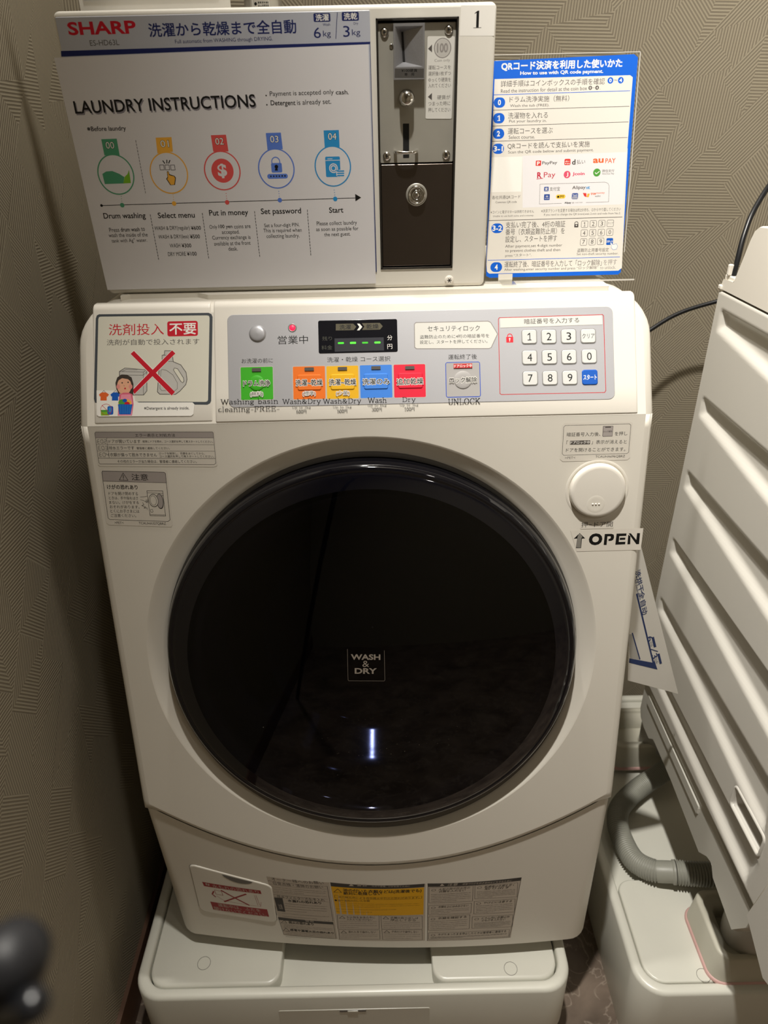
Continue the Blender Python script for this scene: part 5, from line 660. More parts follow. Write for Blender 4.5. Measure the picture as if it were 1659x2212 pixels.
mb.lathe(PANEL, c_[1], c_[2], [(4.9, PLH), (4.8, PLH + .3), (3.6, PLH + .35), (3.4, PLH + .1)], KEYE, 32, cap=False)
mb.lathe(PANEL, c_[1], c_[2], [(3.4, PLH), (2.9, PLH + .5), (1.6, PLH + .9), (.2, PLH + 1.0)], 'ledred', 24)
mb.build('indicator_light', cp, label='glowing red indicator light')

# price captions in a thin serif face, printed on clear tape
ST = {'W': (1.15, [[(0, 1), (.3, 0)], [(.3, 0), (.58, .95)], [(.58, .95), (.85, 0)], [(.85, 0), (1.15, 1)], [(-.1, 1), (.18, 1)], [(.98, 1), (1.25, 1)]])}
def arc(cx, cy, rx, ry, a0, a1, n=10): return [(cx + rx * math.cos(R(a0 + (a1 - a0) * i / n)), cy + ry * math.sin(R(a0 + (a1 - a0) * i / n))) for i in range(n + 1)]
X = .64
GL = {  # advance, strokes (x-height X, cap height 1)
 'W': (1.2, [[(.08, 1), (.34, 0), (.6, .95), (.86, 0), (1.12, 1)], [(-.04, 1), (.2, 1)], [(1.0, 1), (1.22, 1)]]),
 'a': (.62, [arc(.26, .5, .2, .15, 150, 0) + [(.46, .1), (.5, .02), (.6, .02)], arc(.25, .17, .2, .17, 90, 360) + [(.46, .35), (.3, .36)]]),
 's': (.5, [[(.4, .5)] + arc(.23, .48, .17, .16, 20, 200) + [(.2, .34), (.32, .28)] + arc(.24, .15, .17, .15, 60, -160)]),
 'h': (.7, [[(.12, 1), (.12, 0)], arc(.34, .38, .22, .26, 180, 0) + [(.56, 0)], [(.0, 1), (.12, 1)], [(0, 0), (.24, 0)], [(.44, 0), (.68, 0)]]),
 'i': (.34, [[(.15, X), (.15, 0)], [(.03, X), (.15, X)], [(.03, 0), (.27, 0)], [(.14, .86), (.16, .9)]]),
 'n': (.7, [[(.12, X), (.12, 0)], arc(.34, .38, .22, .26, 180, 0) + [(.56, 0)], [(.0, X), (.12, X)], [(0, 0), (.24, 0)], [(.44, 0), (.68, 0)]]),
 'g': (.62, [arc(.27, .42, .19, .2, 0, 360, 16), arc(.27, -.14, .24, .14, 0, 360, 16), [(.16, .24), (.1, .12), (.2, .04), (.4, .0)], [(.42, .58), (.58, .64)]]),
 'b': (.66, [[(.12, 1), (.12, 0)], arc(.34, .31, .22, .31, 180, -180, 18), [(0, 1), (.12, 1)]]),
 'c': (.54, [arc(.3, .31, .24, .32, 45, 320, 14)]),
 'l': (.34, [[(.15, 1), (.15, 0)], [(.03, 1), (.15, 1)], [(.03, 0), (.27, 0)]]),
 'e': (.56, [[(.06, .34), (.5, .34)] + arc(.29, .32, .22, .31, 10, 320, 14)]),
 '-': (.5, [[(.06, .34), (.44, .34)]]),
 'F': (.74, [[(.16, 1), (.16, 0)], [(.02, 1), (.66, 1), (.66, .78)], [(.16, .52), (.5, .52)], [(.5, .62), (.5, .42)], [(.02, 0), (.34, 0)]]),
 'R': (.86, [[(.16, 1), (.16, 0)], [(.02, 1), (.42, 1)] + arc(.42, .76, .22, .24, 90, -90) + [(.16, .52)], [(.42, .52), (.66, .04), (.82, 0)], [(.02, 0), (.32, 0)]]),
 'E': (.78, [[(.16, 1), (.16, 0)], [(.02, 1), (.66, 1), (.66, .8)], [(.16, .52), (.5, .52)], [(.5, .62), (.5, .42)], [(.02, 0), (.68, 0), (.68, .22)]]),
 '&': (.92, [[(.8, .5), (.5, .06)] + arc(.34, .24, .26, .24, -60, -260) + [(.46, .62)] + arc(.36, .78, .17, .2, -30, 210) + [(.3, .5), (.66, .02), (.82, 0)]]),
 'D': (.9, [[(.16, 1), (.16, 0)], [(.02, 1), (.4, 1)] + arc(.4, .5, .4, .5, 90, -90, 14) + [(.02, 0)]]),
 'r': (.52, [[(.12, X), (.12, 0)], arc(.32, .42, .2, .22, 180, 50), [(0, X), (.12, X)], [(0, 0), (.28, 0)]]),
 'y': (.66, [[(.08, X), (.34, .02)], [(.6, X), (.26, -.26), (.12, -.3)], [(0, X), (.2, X)], [(.48, X), (.68, X)]]),
 'U': (.86, [[(.14, 1), (.14, .3)] + arc(.42, .3, .28, .3, 180, 360) + [(.7, 1)], [(.0, 1), (.28, 1)], [(.58, 1), (.84, 1)]]),
 'N': (.9, [[(.14, 0), (.14, 1), (.72, 0), (.72, 1)], [(0, 0), (.28, 0)], [(0, 1), (.14, 1)], [(.58, 1), (.86, 1)]]),
 'L': (.74, [[(.16, 1), (.16, 0)], [(.02, 1), (.32, 1)], [(.02, 0), (.66, 0), (.66, .26)]]),
 'O': (.92, [arc(.44, .5, .38, .52, 0, 360, 24)]),
 'C': (.84, [arc(.44, .5, .38, .52, 40, 320, 20), [(.74, .98), (.74, .74)]]),
 'K': (.9, [[(.16, 1), (.16, 0)], [(.72, 1), (.16, .42)], [(.34, .6), (.74, 0)], [(.02, 1), (.3, 1)], [(.02, 0), (.3, 0)], [(.6, 0), (.88, 0)], [(.58, 1), (.84, 1)]]),
 'p': (.66, [[(.12, X), (.12, -.3)], arc(.34, .31, .22, .31, 180, -180, 18), [(0, X), (.12, X)], [(0, -.3), (.26, -.3)]]),
 't': (.42, [[(.16, .9), (.16, .1), (.24, 0), (.36, .04)], [(.02, X), (.34, X)]]),
 'o': (.62, [arc(.29, .31, .24, .32, 0, 360, 18)]),
 'k': (.66, [[(.12, 1), (.12, 0)], [(.52, X), (.12, .26)], [(.26, .38), (.56, 0)], [(0, 1), (.12, 1)], [(0, 0), (.24, 0)], [(.42, 0), (.66, 0)]]),
 '3': (.6, [arc(.27, .76, .2, .23, 150, -90) + arc(.27, .26, .24, .27, 90, -150)]),
 '6': (.6, [[(.5, .92)] + arc(.32, .5, .26, .5, 70, 180) + arc(.3, .28, .24, .29, 180, -180, 16)]),
 '1': (.5, [[(.1, .84), (.26, 1), (.26, 0)], [(.08, 0), (.44, 0)]]),
 '0': (.6, [arc(.29, .5, .23, .5, 0, 360, 20)]),
 '5': (.6, [[(.48, 1), (.14, 1), (.1, .54)] + arc(.28, .32, .24, .32, 120, -150)]),
 ' ': (.42, []),
}
def serif(mb, t, u, v, w, hh, ang, col, F, h):
    x = 0; S_ = []
    for ch in t:
        if ch in GL:
            adv, st = GL[ch]; S_ += [[(x + a, b) for a, b in s_] for s_ in st]; x += adv + .08
    pts = [p for s_ in S_ for p in s_]; x0 = min(p[0] for p in pts); x1 = max(p[0] for p in pts); y0 = min(p[1] for p in pts); y1 = max(p[1] for p in pts)
    sx, sy = w / (x1 - x0), hh / (y1 - y0); c, s2 = math.cos(R(ang)), math.sin(R(ang))
    T = lambda p: (u + ((p[0] - (x0 + x1) / 2) * sx) * c - ((p[1] - (y0 + y1) / 2) * sy) * s2, v + ((p[0] - (x0 + x1) / 2) * sx) * s2 + ((p[1] - (y0 + y1) / 2) * sy) * c)
    for s_ in S_:
        for a, b in zip(s_, s_[1:]):
            vert = abs(b[1] - a[1]) > abs(b[0] - a[0])
            wd = (.115 if vert else .065) * min(sy, sx * 1.15)
            q_ = seg_quad(T(a), T(b), wd); ar = sum(q_[i - 1][0] * q_[i][1] - q_[i][0] * q_[i - 1][1] for i in range(4))
            mb.add([F(x_, y_, h) for x_, y_ in (q_ if ar > 0 else q_[::-1])], [(0, 1, 2, 3)], col)
mb = MB()
for op in D['serif']:
    _, t, u, v, w_, h_, ang, col, bd = op
    if '円' in t:
        serif(mb, t[:-1], u - w_ * .19, v, w_ * .62, h_, ang, 'k', PANEL, PLH + .30)
        draw(mb, [('t', '円', u + w_ * .34, v, w_ * .32, h_, ang, 'k', 0)], PANEL, PLH + .28)
    else: serif(mb, t, u, v, w_, h_, ang, 'k', PANEL, PLH + .30)
mb.build('price_caption', cp, label='thin black serif captions under the buttons')
# ---- door
door = MB(); F = FRONT; U, V = DU, DV
def lring2(r, h, n=120): return [F(U + r * math.cos(6.28318530718 * i / n), V + r * math.sin(6.28318530718 * i / n), h) for i in range(n)]
def lat(mb, prof, m): mb.strip([lring2(r, h) for r, h in prof], m, True)
lat(door, [(246, -24), (254.5, -16), (255.4, -8), (254.8, 0), (253.2, 6.5), (250.6, 10.8), (248, 12.2), (245.6, 12.0), (244.8, 11.4), (243.8, 12.2), (240, 13.4), (226, 15.6)], NAVYB)
lat(door, [(226, 15.6), (224, 12), (218, 4), (212, 1)], NAVYB)
do = door.build('door', WM, label='round dark glass door')
mb = MB(); lat(mb, [(226, 15.6), (200, 18.6), (150, 22.4), (100, 25), (50, 26.4), (14, 26.8), (.5, 26.8)], TINT); mb.build('door_glass', do, label='dark tinted glass')
mb = MB(); lat(mb, [(212, 1), (200, -3), (190, -10), (181, -20), (174, -30.1), (167, -40), (160, -49.7), (153, -59.2), (146, -68.5), (140, -73), (128, -76), (60, -77), (1, -77)], BOWL); mb.build('glass_bowl', do)
mb = MB(); R2_ = lambda ru, rv, cv, h: [F(U + ru * math.cos(6.28318530718 * i / 120), cv + rv * math.sin(6.28318530718 * i / 120), h) for i in range(120)]
mb.strip([R2_(258.2, 270.8, -318, -10.8), R2_(256.6, 268.6, -317.5, -11.4), R2_(254, 258, -312, -13), R2_(252, 253, -310, -22)], GASKET, True); mb.build('gasket', WM)
dsurf = lambda u, v, h=0: F(u, v, h)
mb = MB(); draw(mb, [(op if op[0] != 'l' else op) for op in D['doorprint']], lambda u, v, h=0: F(u, v, 27.0 + h), .0, .01); 
mb.add([F(u, v, 42.0) for u, v in ((-37, -343), (11, -343), (11, -386), (-37, -386))], [(3, 2, 1, 0)], EMB) if False else None
mb.build('emblem', do, label='small silver lettering on the door')
mb = MB(); rg = random.Random(5)
for i in range(110):
    u, v = rg.gauss(-3, 38), rg.gauss(-415, 18); r = rg.uniform(.25, .6)
    mb.lathe(lambda a, b, h: F(a, b, 26.4 - .00019 * ((u - U) ** 2 + (v - V) ** 2) + h), u, v, [(r, 0), (r * .6, r * .6), (.02, r * .8)], CHROME, 6)
mb.build('water_droplet', do, label='tiny dried water drops on the glass', kind='stuff')
# ---- open button, stickers on the front
BU, BV = 262.6, -96.2
mb = MB(); mb.lathe(F, BU, BV, [(36.5, .02), (34.5, .9), (33.0, .4), (32.4, -1.0)], WHITE, 64, cap=False)
mb.lathe(F, BU, BV, [(32.2, -2), (32.2, 1.5), (31.4, 5.2), (29.8, 6.4), (27, 6.6), (.5, 6.6)], WHITE2, 64)
mb.lathe(F, BU - 2, BV - 15, [(10.5, 6.62), (9.5, 6.75), (7, 6.7), (.3, 6.64)], WHITE, 32)
for k in (-1, 0, 1): mb.lathe(F, BU - 2 + 3.6 * k, BV - 15, [(1.2, 6.6), (.9, 7.3), (.2, 7.6)], WHITE2, 12)
mb.build('open_button', WM, label='large round white push button')
for nm, key, lb in (('error_code_sticker', 'errsticker', 'wide sticker with a table of error codes'), ('caution_sticker', 'causticker', 'upright caution sticker with drawing of a hand at the door'), ('unlock_note_sticker', 'notesticker', 'sticker with a three-line unlock note'), ('push_label', 'pushsticker', 'small label below the round button'), ('open_label', 'opensticker', 'tape strip reading OPEN with a hatched arrow')):
    mb = MB(); draw(mb, D[key], FRONT, .25); mb.build(nm, WM, label=lb)

# ================================================================ coin box
CB = thing('coin_box', 'white steel coin box with brushed metal coin slot on top of the washer', 'coin box', (-.08, .93, 1.151))
u0, u1, v1, dp = -291.5, 136.8, 266, 225
hx0, hx1, hz0, hz1 = 19.5, 100.2, 20.5, 254.6
mb = MB()
e_ = 4.0
def fr_(ins, h): return [COIN(x, y, h) for x, y in rrect((u0 + u1) / 2, v1 / 2, u1 - u0 - 2 * ins, v1 - 2 * ins, 6 - ins, 0, 5)]
mb.strip([fr_(0, -dp), fr_(0, -4), fr_(.6, -1.4), (r2 := fr_(2.2, -.3)), fr_(4, 0)], BOXW, True)
hole = [(hx0, hz0), (hx1, hz0), (hx1, hz1), (hx0, hz1)]; i_ = 4; U0_, U1_, V0_, V1_ = u0 + i_, u1 - i_, i_, v1 - i_
for a, b, c_, d in (((U0_, V0_), (hx0, V0_), (hx0, V1_), (U0_, V1_)), ((hx1, V0_), (U1_, V0_), (U1_, V1_), (hx1, V1_)), ((hx0, V0_), (hx1, V0_), (hx1, hz0), (hx0, hz0)), ((hx0, hz1), (hx1, hz1), (hx1, V1_), (hx0, V1_))):
    mb.add([COIN(*p, 0) for p in (a, b, c_, d)], [(0, 1, 2, 3)], BOXW)
mb.strip([[COIN(x, y, 0) for x, y in hole], [COIN(x, y, -14) for x, y in hole]], BOXW, False)
mb.add([COIN(x, y, -14) for x, y in hole], [(0, 1, 2, 3)], DARK)
mb.add(fr_(0, -dp), [tuple(range(24))[::-1]], BOXW)
mb.build('box_body', CB)
mb = MB()   # trim round the opening
for a, b in (((hx0, hz0), (hx0 + 2.0, hz1)), ((hx1 - 2.0, hz0), (hx1, hz1)), ((hx0, hz0), (hx1, hz0 + 2.0)), ((hx0, hz1 - 2.2), (hx1, hz1))):
    P0, P1 = COIN(a[0], a[1], -8), COIN(b[0], b[1], 1.2); mb.box((P0.x, P1.y, P0.z), (P1.x, P0.y, P1.z), BEZEL)
mb.build('bezel', CB, bevel=.0005, label='dark metal trim round the opening')
mb = MB(); pbox(mb, COIN, -137.5, 139.6, 303, 242.6, 1, 0, 1.0, 'lgrey' if False else mat('header_film', 'b9bcc6', .3), bev=.3)
draw(mb, D['header'], COIN, 1.05, .01); mb.build('header_plate', CB, label='pale blue-grey title plate with red maker name')
ph = -3.0
mb = MB(); pbox(mb, COIN, 59.7, 189.4, 76.4, 122.6, 1.0, ph - 2, ph, STEEL, bev=.3)
mb.add([COIN(x, y, ph + .05) for x, y in rrect(48.6, 148.5, 6.4, 32, .5)], [tuple(range(24))], DARK)
mech = mb.build('coin_mechanism', CB, label='brushed steel plate with the coin slot')
mb = MB(); o_ = [(36.4, 203), (66.6, 203), (66.6, 249.4), (36.4, 249.4)]; i2 = [(38, 213.6), (65, 213.6), (65, 247), (38, 247)]; sl = [(45.6, 218), (48.0, 218), (46.2, 243.2), (44.2, 243.2)]
H1 = ph + 11
mb.strip([[COIN(x, y, ph) for x, y in o_], [COIN(x, y, H1) for x, y in o_], [COIN(x, y, H1) for x, y in i2], [COIN(x, y, H1 - 9) for x, y in sl]], CAST, False)
mb.add([COIN(x, y, H1 - 9) for x, y in sl], [(0, 1, 2, 3)], DARK)
draw(mb, D['slotprint'], COIN, H1 + .05, .015)
mb.build('coin_slot', mech, bevel=.0004, label='cast funnel with a dark slit')
mb = MB(); mb.lathe(COIN, 49.2, 186.9, [(8.3, ph), (8.3, ph + 1.2), (7.4, ph + 1.6), (7.2, ph + 9), (6.8, ph + 12), (5, ph + 14.2), (2.4, ph + 15), (.1, ph + 15.2)], CHROME, 40); mb.build('return_button', mech, label='domed chrome button')
mb = MB()
pts = catmull([COIN(37.4, 138.6, ph - 2), COIN(37.6, 138.6, ph + 5), COIN(40.5, 138.2, ph + 9), COIN(48.5, 138.0, ph + 10), COIN(56.5, 138.2, ph + 9), COIN(59.2, 138.8, ph + 5), COIN(59.4, 138.8, ph - 2)], 8)
tube(mb, pts, .0017, CHROME, 12); mb.build('wire_loop', mech, label='bent chrome loop')
for u, v in ((27.9, 243.0), (90.9, 244.0), (28.3, 134.6), (90.8, 134.6), (34.4, 231.8)):
    mb = MB(); k = .45 if v == 231.8 else 1
    mb.lathe(COIN, u, v, [(4.4 * k, ph), (4.2 * k, ph + .8), (3.2 * k, ph + 2.0 * k), (1.4 * k, ph + 2.5 * k), (.05, ph + 2.6 * k)], CHROME, 24)
    if k == 1:
        for a in (0, 90):
            c_, s_ = math.cos(R(a)), math.sin(R(a)); mb.add([COIN(u + x * c_ - y * s_, v + x * s_ + y * c_, ph + 2.62) for x, y in ((-1.5, -.35), (1.5, -.35), (1.5, .35), (-1.5, .35))], [(0, 1, 2, 3)], DARK)
    mb.build('screw', mech)
mb = MB(); draw(mb, D['coinlabel'], COIN, ph + .3); mb.build('coin_label', mech, label='narrow cream label with a 100 coin')
mb = MB(); pbox(mb, COIN, 59.9, 75.2, 76.2, 103, .8, ph - 2, ph + 1.4, DSTEEL, bev=.5); cdoor = mb.build('cash_door', CB, label='dark brushed steel cash door')
mb = MB(); q_ = ph + 1.4
mb.lathe(COIN, 59.5, 97, [(11.4, q_), (11.2, q_ + .8), (10.2, q_ + 1.2), (9.4, q_ + 1.0)], STEEL, 40, cap=False)
mb.lathe(COIN, 59.5, 97, [(9.4, q_ + .6), (9.3, q_ + 4.5), (8.6, q_ + 5.4), (7.6, q_ + 5.4), (7.4, q_ + 3.5), (5.2, q_ + 3.4), (5.1, q_ + 4.4), (4.4, q_ + 4.6), (3.9, q_ + 4.4), (3.8, q_ + 3.0), (3.2, q_ + 3.0), (3.0, q_ + 4.0), (.1, q_ + 4.1)], CHROME, 40)
mb.build('lock', cdoor, label='round chrome tubular lock')
mb = MB(); mb.lathe(COIN, 96.8, 7.6, [(5.0, 0), (4.9, 2.2), (4.3, 3.0), (3.0, 3.3), (.1, 3.3)], WHITE2, 32)
for k in range(3): draw(mb, [('l', [(96.8 - 2.2 * math.cos(R(60 * k)), 7.6 - 2.2 * math.sin(R(60 * k))), (96.8 + 2.2 * math.cos(R(60 * k)), 7.6 + 2.2 * math.sin(R(60 * k)))], .9, 'dgrey', 0)], COIN, 3.35)
mb.build('torx_screw', CB, label='white screw with a star socket')
mb = MB(); draw(mb, D['number'], COIN, .08); mb.build('number_sticker', CB, label='white square sticker with the numeral 1')
# ---- paper instruction sheet taped over the box
mb = MB(); g = []
for i in range(25):
    f = i / 24; row = []
    for j in range(13):
        q_ = j / 12; u = -296.6 + 308.4 * f + (6.0 * (1 - f) + 1.7 * f) * (1 - q_); v = 5.6 + .6 * f + (222.3 + 4.7 * f) * q_
        row.append(COIN(u, v, 3.85 - .0 + .0))
    g.append(row)
mb.strip(g[::-1] if False else g, 'paper', True, closed=False)
draw(mb, D['sheet'], COIN, 3.90)
tag(mb.build('instruction_sheet'), 'white LAUNDRY INSTRUCTIONS paper with five coloured round icons taped over the coin box', 'paper sign')
# ---- behind the box top
t_ = thing('notice_sheet', 'white notice with a blue panel, standing on the coin box at top left', 'notice', (-.23, 1.0, 1.417))
mb = MB(); mb.box((-.318, .998, 1.417), (-.146, 1.000, 1.70), 'w'); mb.build('sheet', t_)
mb = MB(); mb.box((-.312, .9974, 1.4445), (-.158, .998, 1.66), 'sky' if False else mat('notice_blue', '3f86cc', .4)); mb.build('blue_panel', t_)
t_ = thing('spray_can', 'silver can with black printed label standing behind the coin box top edge', 'can', (-.110, 1.01, 1.417))
mb = MB(); F2 = frame((-.112, 1.025, 1.417), (1, 0, 0), (0, 1, 0)); mb.lathe(F2, 0, 0, [(1, 0), (21, 0), (22, 1.5), (22, 150), (19, 160), (9, 168), (1, 169)], CANM, 48); mb.build('can_body', t_)
FC2 = lambda a, b, h=0: Vector((-.112 + (.0221 + h / 1000) * math.sin(a / 22), 1.025 - (.0221 + h / 1000) * math.cos(a / 22), 1.417 + b / 1000))
mb = MB(); draw(mb, [('b', 0, 60, 20, 90, 0, 0, 'lab'), ('c', -6, 21, 1.6, 'k'), ('f', -3, 23.5, 9, 23.5, -3, 15, 3, 2.2, 'k')], FC2, .05, .02); mb.build('can_label', t_)

# ================================================================ payment sign in an acrylic stand
QS = thing('payment_sign', 'blue-edged payment guide card in a clear acrylic stand beside the coin box', 'sign', (.22, .86, 1.151))
mb = MB()
def slabq(mb, F, u0, u1, v0, v1, h0, h1, m):
    P = [(u0, v0), (u1, v0), (u1, v1), (u0, v1)]; mb.strip([[F(x, y, h0) for x, y in P], [F(x, y, h1) for x, y in P]], m, False); mb.add([F(x, y, h1) for x, y in P], [(0, 1, 2, 3)], m); mb.add([F(x, y, h0) for x, y in P], [(3, 2, 1, 0)], m)
slabq(mb, QR, -80.5, 82.0, -7.6, 221.5, -1.6, -.4, ACR)
B = frame((.22, .86, 1.1512), (1, 0, 0), (0, -1, 0)); slabq(mb, frame((.22, .86, 1.1512), (1, 0, 0), (0, 1, 0)), -80.5, 92, -13, 40, 0, 1.4, ACR)
mb.build('acrylic_stand', QS)
mb = MB(); draw(mb, D['qrcard'], QR, .03); slabq(mb, QR, -73, 76, 0, 216, -.35, .02, 'card'); mb.build('sign_card', QS, label='printed card with a blue header')
mb = MB(); slabq(mb, QR, 81.6, 82.2, 20, 221.5, -1.6, -.3, 'acrylic_edge_glint'); slabq(mb, QR, -80.5, 82.2, 220.9, 221.5, -1.6, -.3, 'acrylic_edge_glint'); slabq(mb, frame((.22, .86, 1.1512), (1, 0, 0), (0, 1, 0)), -80.5, 92, -13.5, -12.8, 0, 1.5, 'acrylic_edge_glint'); mb.build('stand_edge_glint', QS)  # pale strips paint in the white highlight along the acrylic edges
mb = MB(); slabq(mb, QR, -63.5, -47, -9, -1, .2, .3, 'tape'); slabq(mb, frame((.22, .846, 1.1528), (1, 0, 0), (0, 1, 0)), -63.5, -47, -18, 14, 0, .1, TAPEC); mb.build('tape_piece', QS)

# ================================================================ laminated sign hanging by the washer's side
t_ = thing('laminated_sign', 'laminated white sign with navy lines hanging sideways between the two washers', 'sign', (.37, .75, .62))
c_ = D['hangprint'][0][1]; mb = MB()
mb.strip([[HANG(x, y, -.5) for x, y in c_[::-1]], [HANG(x, y, 0) for x, y in c_[::-1]]], 'w', False)
mb.add([HANG(x, y, 0) for x, y in c_[::-1]], [(0, 1, 2, 3)], 'w'); mb.add([HANG(x, y, -.5) for x, y in c_], [(0, 1, 2, 3)], 'w')
draw(mb, D['hangprint'][1:], HANG, .05, .02); mb.build('sign_sheet', t_)

# ================================================================ neighbouring machine
NM = thing('washing_machine', 'neighbouring white washer at right edge, seen side-on with ribbed steel flank', 'washing machine', (.75, .75, PT - .0035))
SX = .467
tops = [1.092, .971, .856, .739, .626, .513]
def ss(x): x = max(0, min(1, x)); return x * x * (3 - 2 * x)
def yfr(z): return .537 - (z - .426) * .155 if z < .52 else .5224 + (z - .52) * .23
def depth(y, z):
    d = 0
    for i, t in enumerate(tops):
        b = t - .021 - (.942 - y) * (.115 if i < 5 else .07); yb_ = .946; yf_ = max(.548, yfr(z) + .022)
        k = min(ss((t - z) / .008), ss((z - b + .010) / .014), ss((yb_ - y) / .010), ss((y - yf_) / .02))
        d = max(d, k)
    g = min(ss((y - .5545) / .010), ss((.629 - y) / .010), ss((z - .5205) / .008), ss((.5525 - z) / .006))      # hand grip
    if g > 0: return g * .017
    return d * .0085
fs_ = [i / 84 for i in range(85)]
def ysz(z): y1 = yfr(z); return [.9615 + (y1 - .9615) * f for f in fs_]
ys = fs_; zs = [.454 + i * .0031 for i in range(212)] + [1.111]
mb = MB(); rows = []
for z in zs: rows.append([Vector((SX + depth(y, z), y, z)) for y in ysz(z)])
mb.strip([[Vector((SX + .002, y, .4515)) for y in ysz(.454)]] + rows + [[Vector((SX + .0015, y, 1.1122)) for y in ysz(1.11)]], SIDEW, True, closed=False)
bk = [Vector((SX + x, y, z)) for z in (.454, 1.111) for x, y in ()]
mb.strip([[r_[0] + Vector((.003, .002, 0)) for r_ in rows], [r_[0] for r_ in rows]], SIDEW, True, closed=False)
mb.strip([[Vector((SX + .60, .9635, r_[0].z)) for r_ in (rows[0], rows[-1])], [Vector((SX + .003, .9635, r_[0].z)) for r_ in (rows[0], rows[-1])]], SIDEW, False, closed=False)
side = mb.build('side_panel', NM, label='pressed steel flank with six tapered ribs')
# front corner of the cabinet behind the flank's slanted edge
mb = MB(); mb.strip([[Vector((SX, yfr(z), z)) for z in (.426, .47, .52, .62, .75, .9, 1.11)], [Vector((SX + .012, yfr(z) - .010, z)) for z in (.426, .47, .52, .62, .75, .9, 1.11)], [Vector((SX + .55, yfr(z) - .03, z)) for z in (.426, .47, .52, .62, .75, .9, 1.11)]], WHITE, True, closed=False)
mb.build('front_panel', NM)
# raised lip round the hand grip
mb = MB(); GF = frame((SX, .5915, .5365), (0, -1, 0), (0, 0, 1))
gr = lambda ins, h: [GF(x, y, h) for x, y in rrect(0, 0, 84 - 2 * ins, 40 - 2 * ins, 9 - ins, 0, 6)]
mb.strip([gr(0, -.4), gr(.8, 1.2), gr(2.4, 1.9), gr(4.2, 1.3), gr(5.4, -1.5), gr(5.8, -5)], SIDEW, True)
mb.build('hand_grip', side, label='grip recess with a raised lip')
# base skirt
mb = MB(); sk = [(.955, .454), (.955, .372), (.946, .357), (.925, .352), (.900, .352), (.884, .368), (.795, .366), (.675, .353), (.655, .372), (.640, .378), (.628, .362), (.560, .349), (.534, .400), (.537, .427), (.600, .432), (.760, .452)]
n = len(sk); cyk = sum(p[0] for p in sk) / n; czk = sum(p[1] for p in sk) / n
mb.strip([[Vector((SX + .06, y, z)) for y, z in sk], [Vector((SX + .014, y, z)) for y, z in sk], [Vector((SX + .008, y + (cyk - y) * .012, z + (czk - z) * .05)) for y, z in sk]], SKIRT, True)
mb.add([Vector((SX + .008, y + (cyk - y) * .012, z + (czk - z) * .05)) for y, z in sk], [tuple(range(n))], SKIRT)
mb.strip([[Vector((SX + .010, y, z)) for y, z in ((.93, .432), (.70, .424), (.70, .402), (.93, .408))], [Vector((SX + .005, y, z)) for y, z in ((.927, .429), (.703, .421), (.703, .405), (.927, .411))]], SKIRT, False, cap1=True)
o = mb.build('base_skirt', NM, bevel=.004)
mb = MB(); mb.box((SX + .10, .58, .385), (SX + .58, .95, .45), SKIRT); mb.build('base_plate', NM)
# apron of the lower front
mb = MB(); ap = [(.537, .426), (.478, .394), (.466, .400), (.456, .43), (.500, .52), (.522, .51)]
mb.strip([[Vector((SX + .50, y, z)) for y, z in ap], [Vector((SX, y, z)) for y, z in ap]], SIDEW, False); mb.add([Vector((SX, y, z)) for y, z in ap], [tuple(range(6))], SIDEW)
mb.build('front_apron', NM)
# top cap with the cord bracket at its back corner
mb = MB(); cp_ = [(.9625, 1.1135), (.9575, 1.127), (.928, 1.1285), (.9075, 1.185), (.902, 1.195), (.893, 1.2005), (.873, 1.202), (.60, 1.206), (.47, 1.2), (.50, 1.1135)]
mb.strip([[Vector((SX + .58, y, z)) for y, z in cp_], [Vector((SX + .004, y, z)) for y, z in cp_], [Vector((SX, y + (.75 - y) * .006, z + (1.16 - z) * .03)) for y, z in cp_]], WHITE2, False)
mb.add([Vector((SX, y + (.75 - y) * .006, z + (1.16 - z) * .03)) for y, z in cp_], [tuple(range(len(cp_)))], WHITE2)
mb.build('top_cap', NM, bevel=.0025)
mb = MB(); mb.box((SX + .002, .930, 1.127), (SX + .016, .958, 1.134), WHITE2); mb.box((SX - .001, .944, 1.134), (SX + .005, .950, 1.148), WHITE2); mb.box((SX - .002, .955, 1.114), (SX + .03, .964, 1.120), WHITE2)
mb.build('cord_bracket', NM, bevel=.0015)
# adjustable feet
for (x, y) in ((.553, .628), (.556, 1.02)):
    mb = MB(); F2 = frame((x, y, .198), (1, 0, 0), (0, 1, 0)); mb.lathe(F2, 0, 0, [(1, 0), (22, 0), (30, 5), (35, 14), (36, 40), (37, 160), (38, 190)], FOOT, 40); mb.build('leg', NM)
# riser blocks under the feet
def riser(label, x0, x1, y0, y1):
    t = thing('riser_block', label, 'riser block', ((x0 + x1) / 2, (y0 + y1) / 2, PT - .0035)); zb = PT - .0035; z1 = .232
    cx, cy, w_, d_ = (x0 + x1) / 2, (y0 + y1) / 2, x1 - x0, y1 - y0
    rr = lambda ins, z, r: [(x, y, z) for x, y in rrect(cx, cy, w_ - 2 * ins, d_ - 2 * ins, r, 0, 8)]
    mb = MB(); mb.strip([rr(0, zb + .001, .022), rr(.004, z1 - .003, .020), rr(.006, z1, .019), rr(.013, z1, .016), rr(.0145, z1 - .003, .015), rr(.0165, z1 - .008, .014), rr(.026, z1 - .009, .012), rr(.03, .198, .010)], RISER, True); mb.add(rr(.03, .198, .010), [tuple(range(36))], RISER)
    mb.build('block', t)
    mb = MB(); mb.strip([rr(-.0022, zb, .024), rr(-.0025, zb + .003, .024), rr(-.001, zb + .0055, .023), rr(.001, zb + .006, .022)], PINK, True); mb.build('sealing_strip', t, label='pink sealing strip round the foot of the block')
riser('cream riser block under the front foot of the right machine', .492, .632, .582, .700)
riser('cream riser block at the back of the right pan, behind the hose', .455, .632, .985, 1.10)
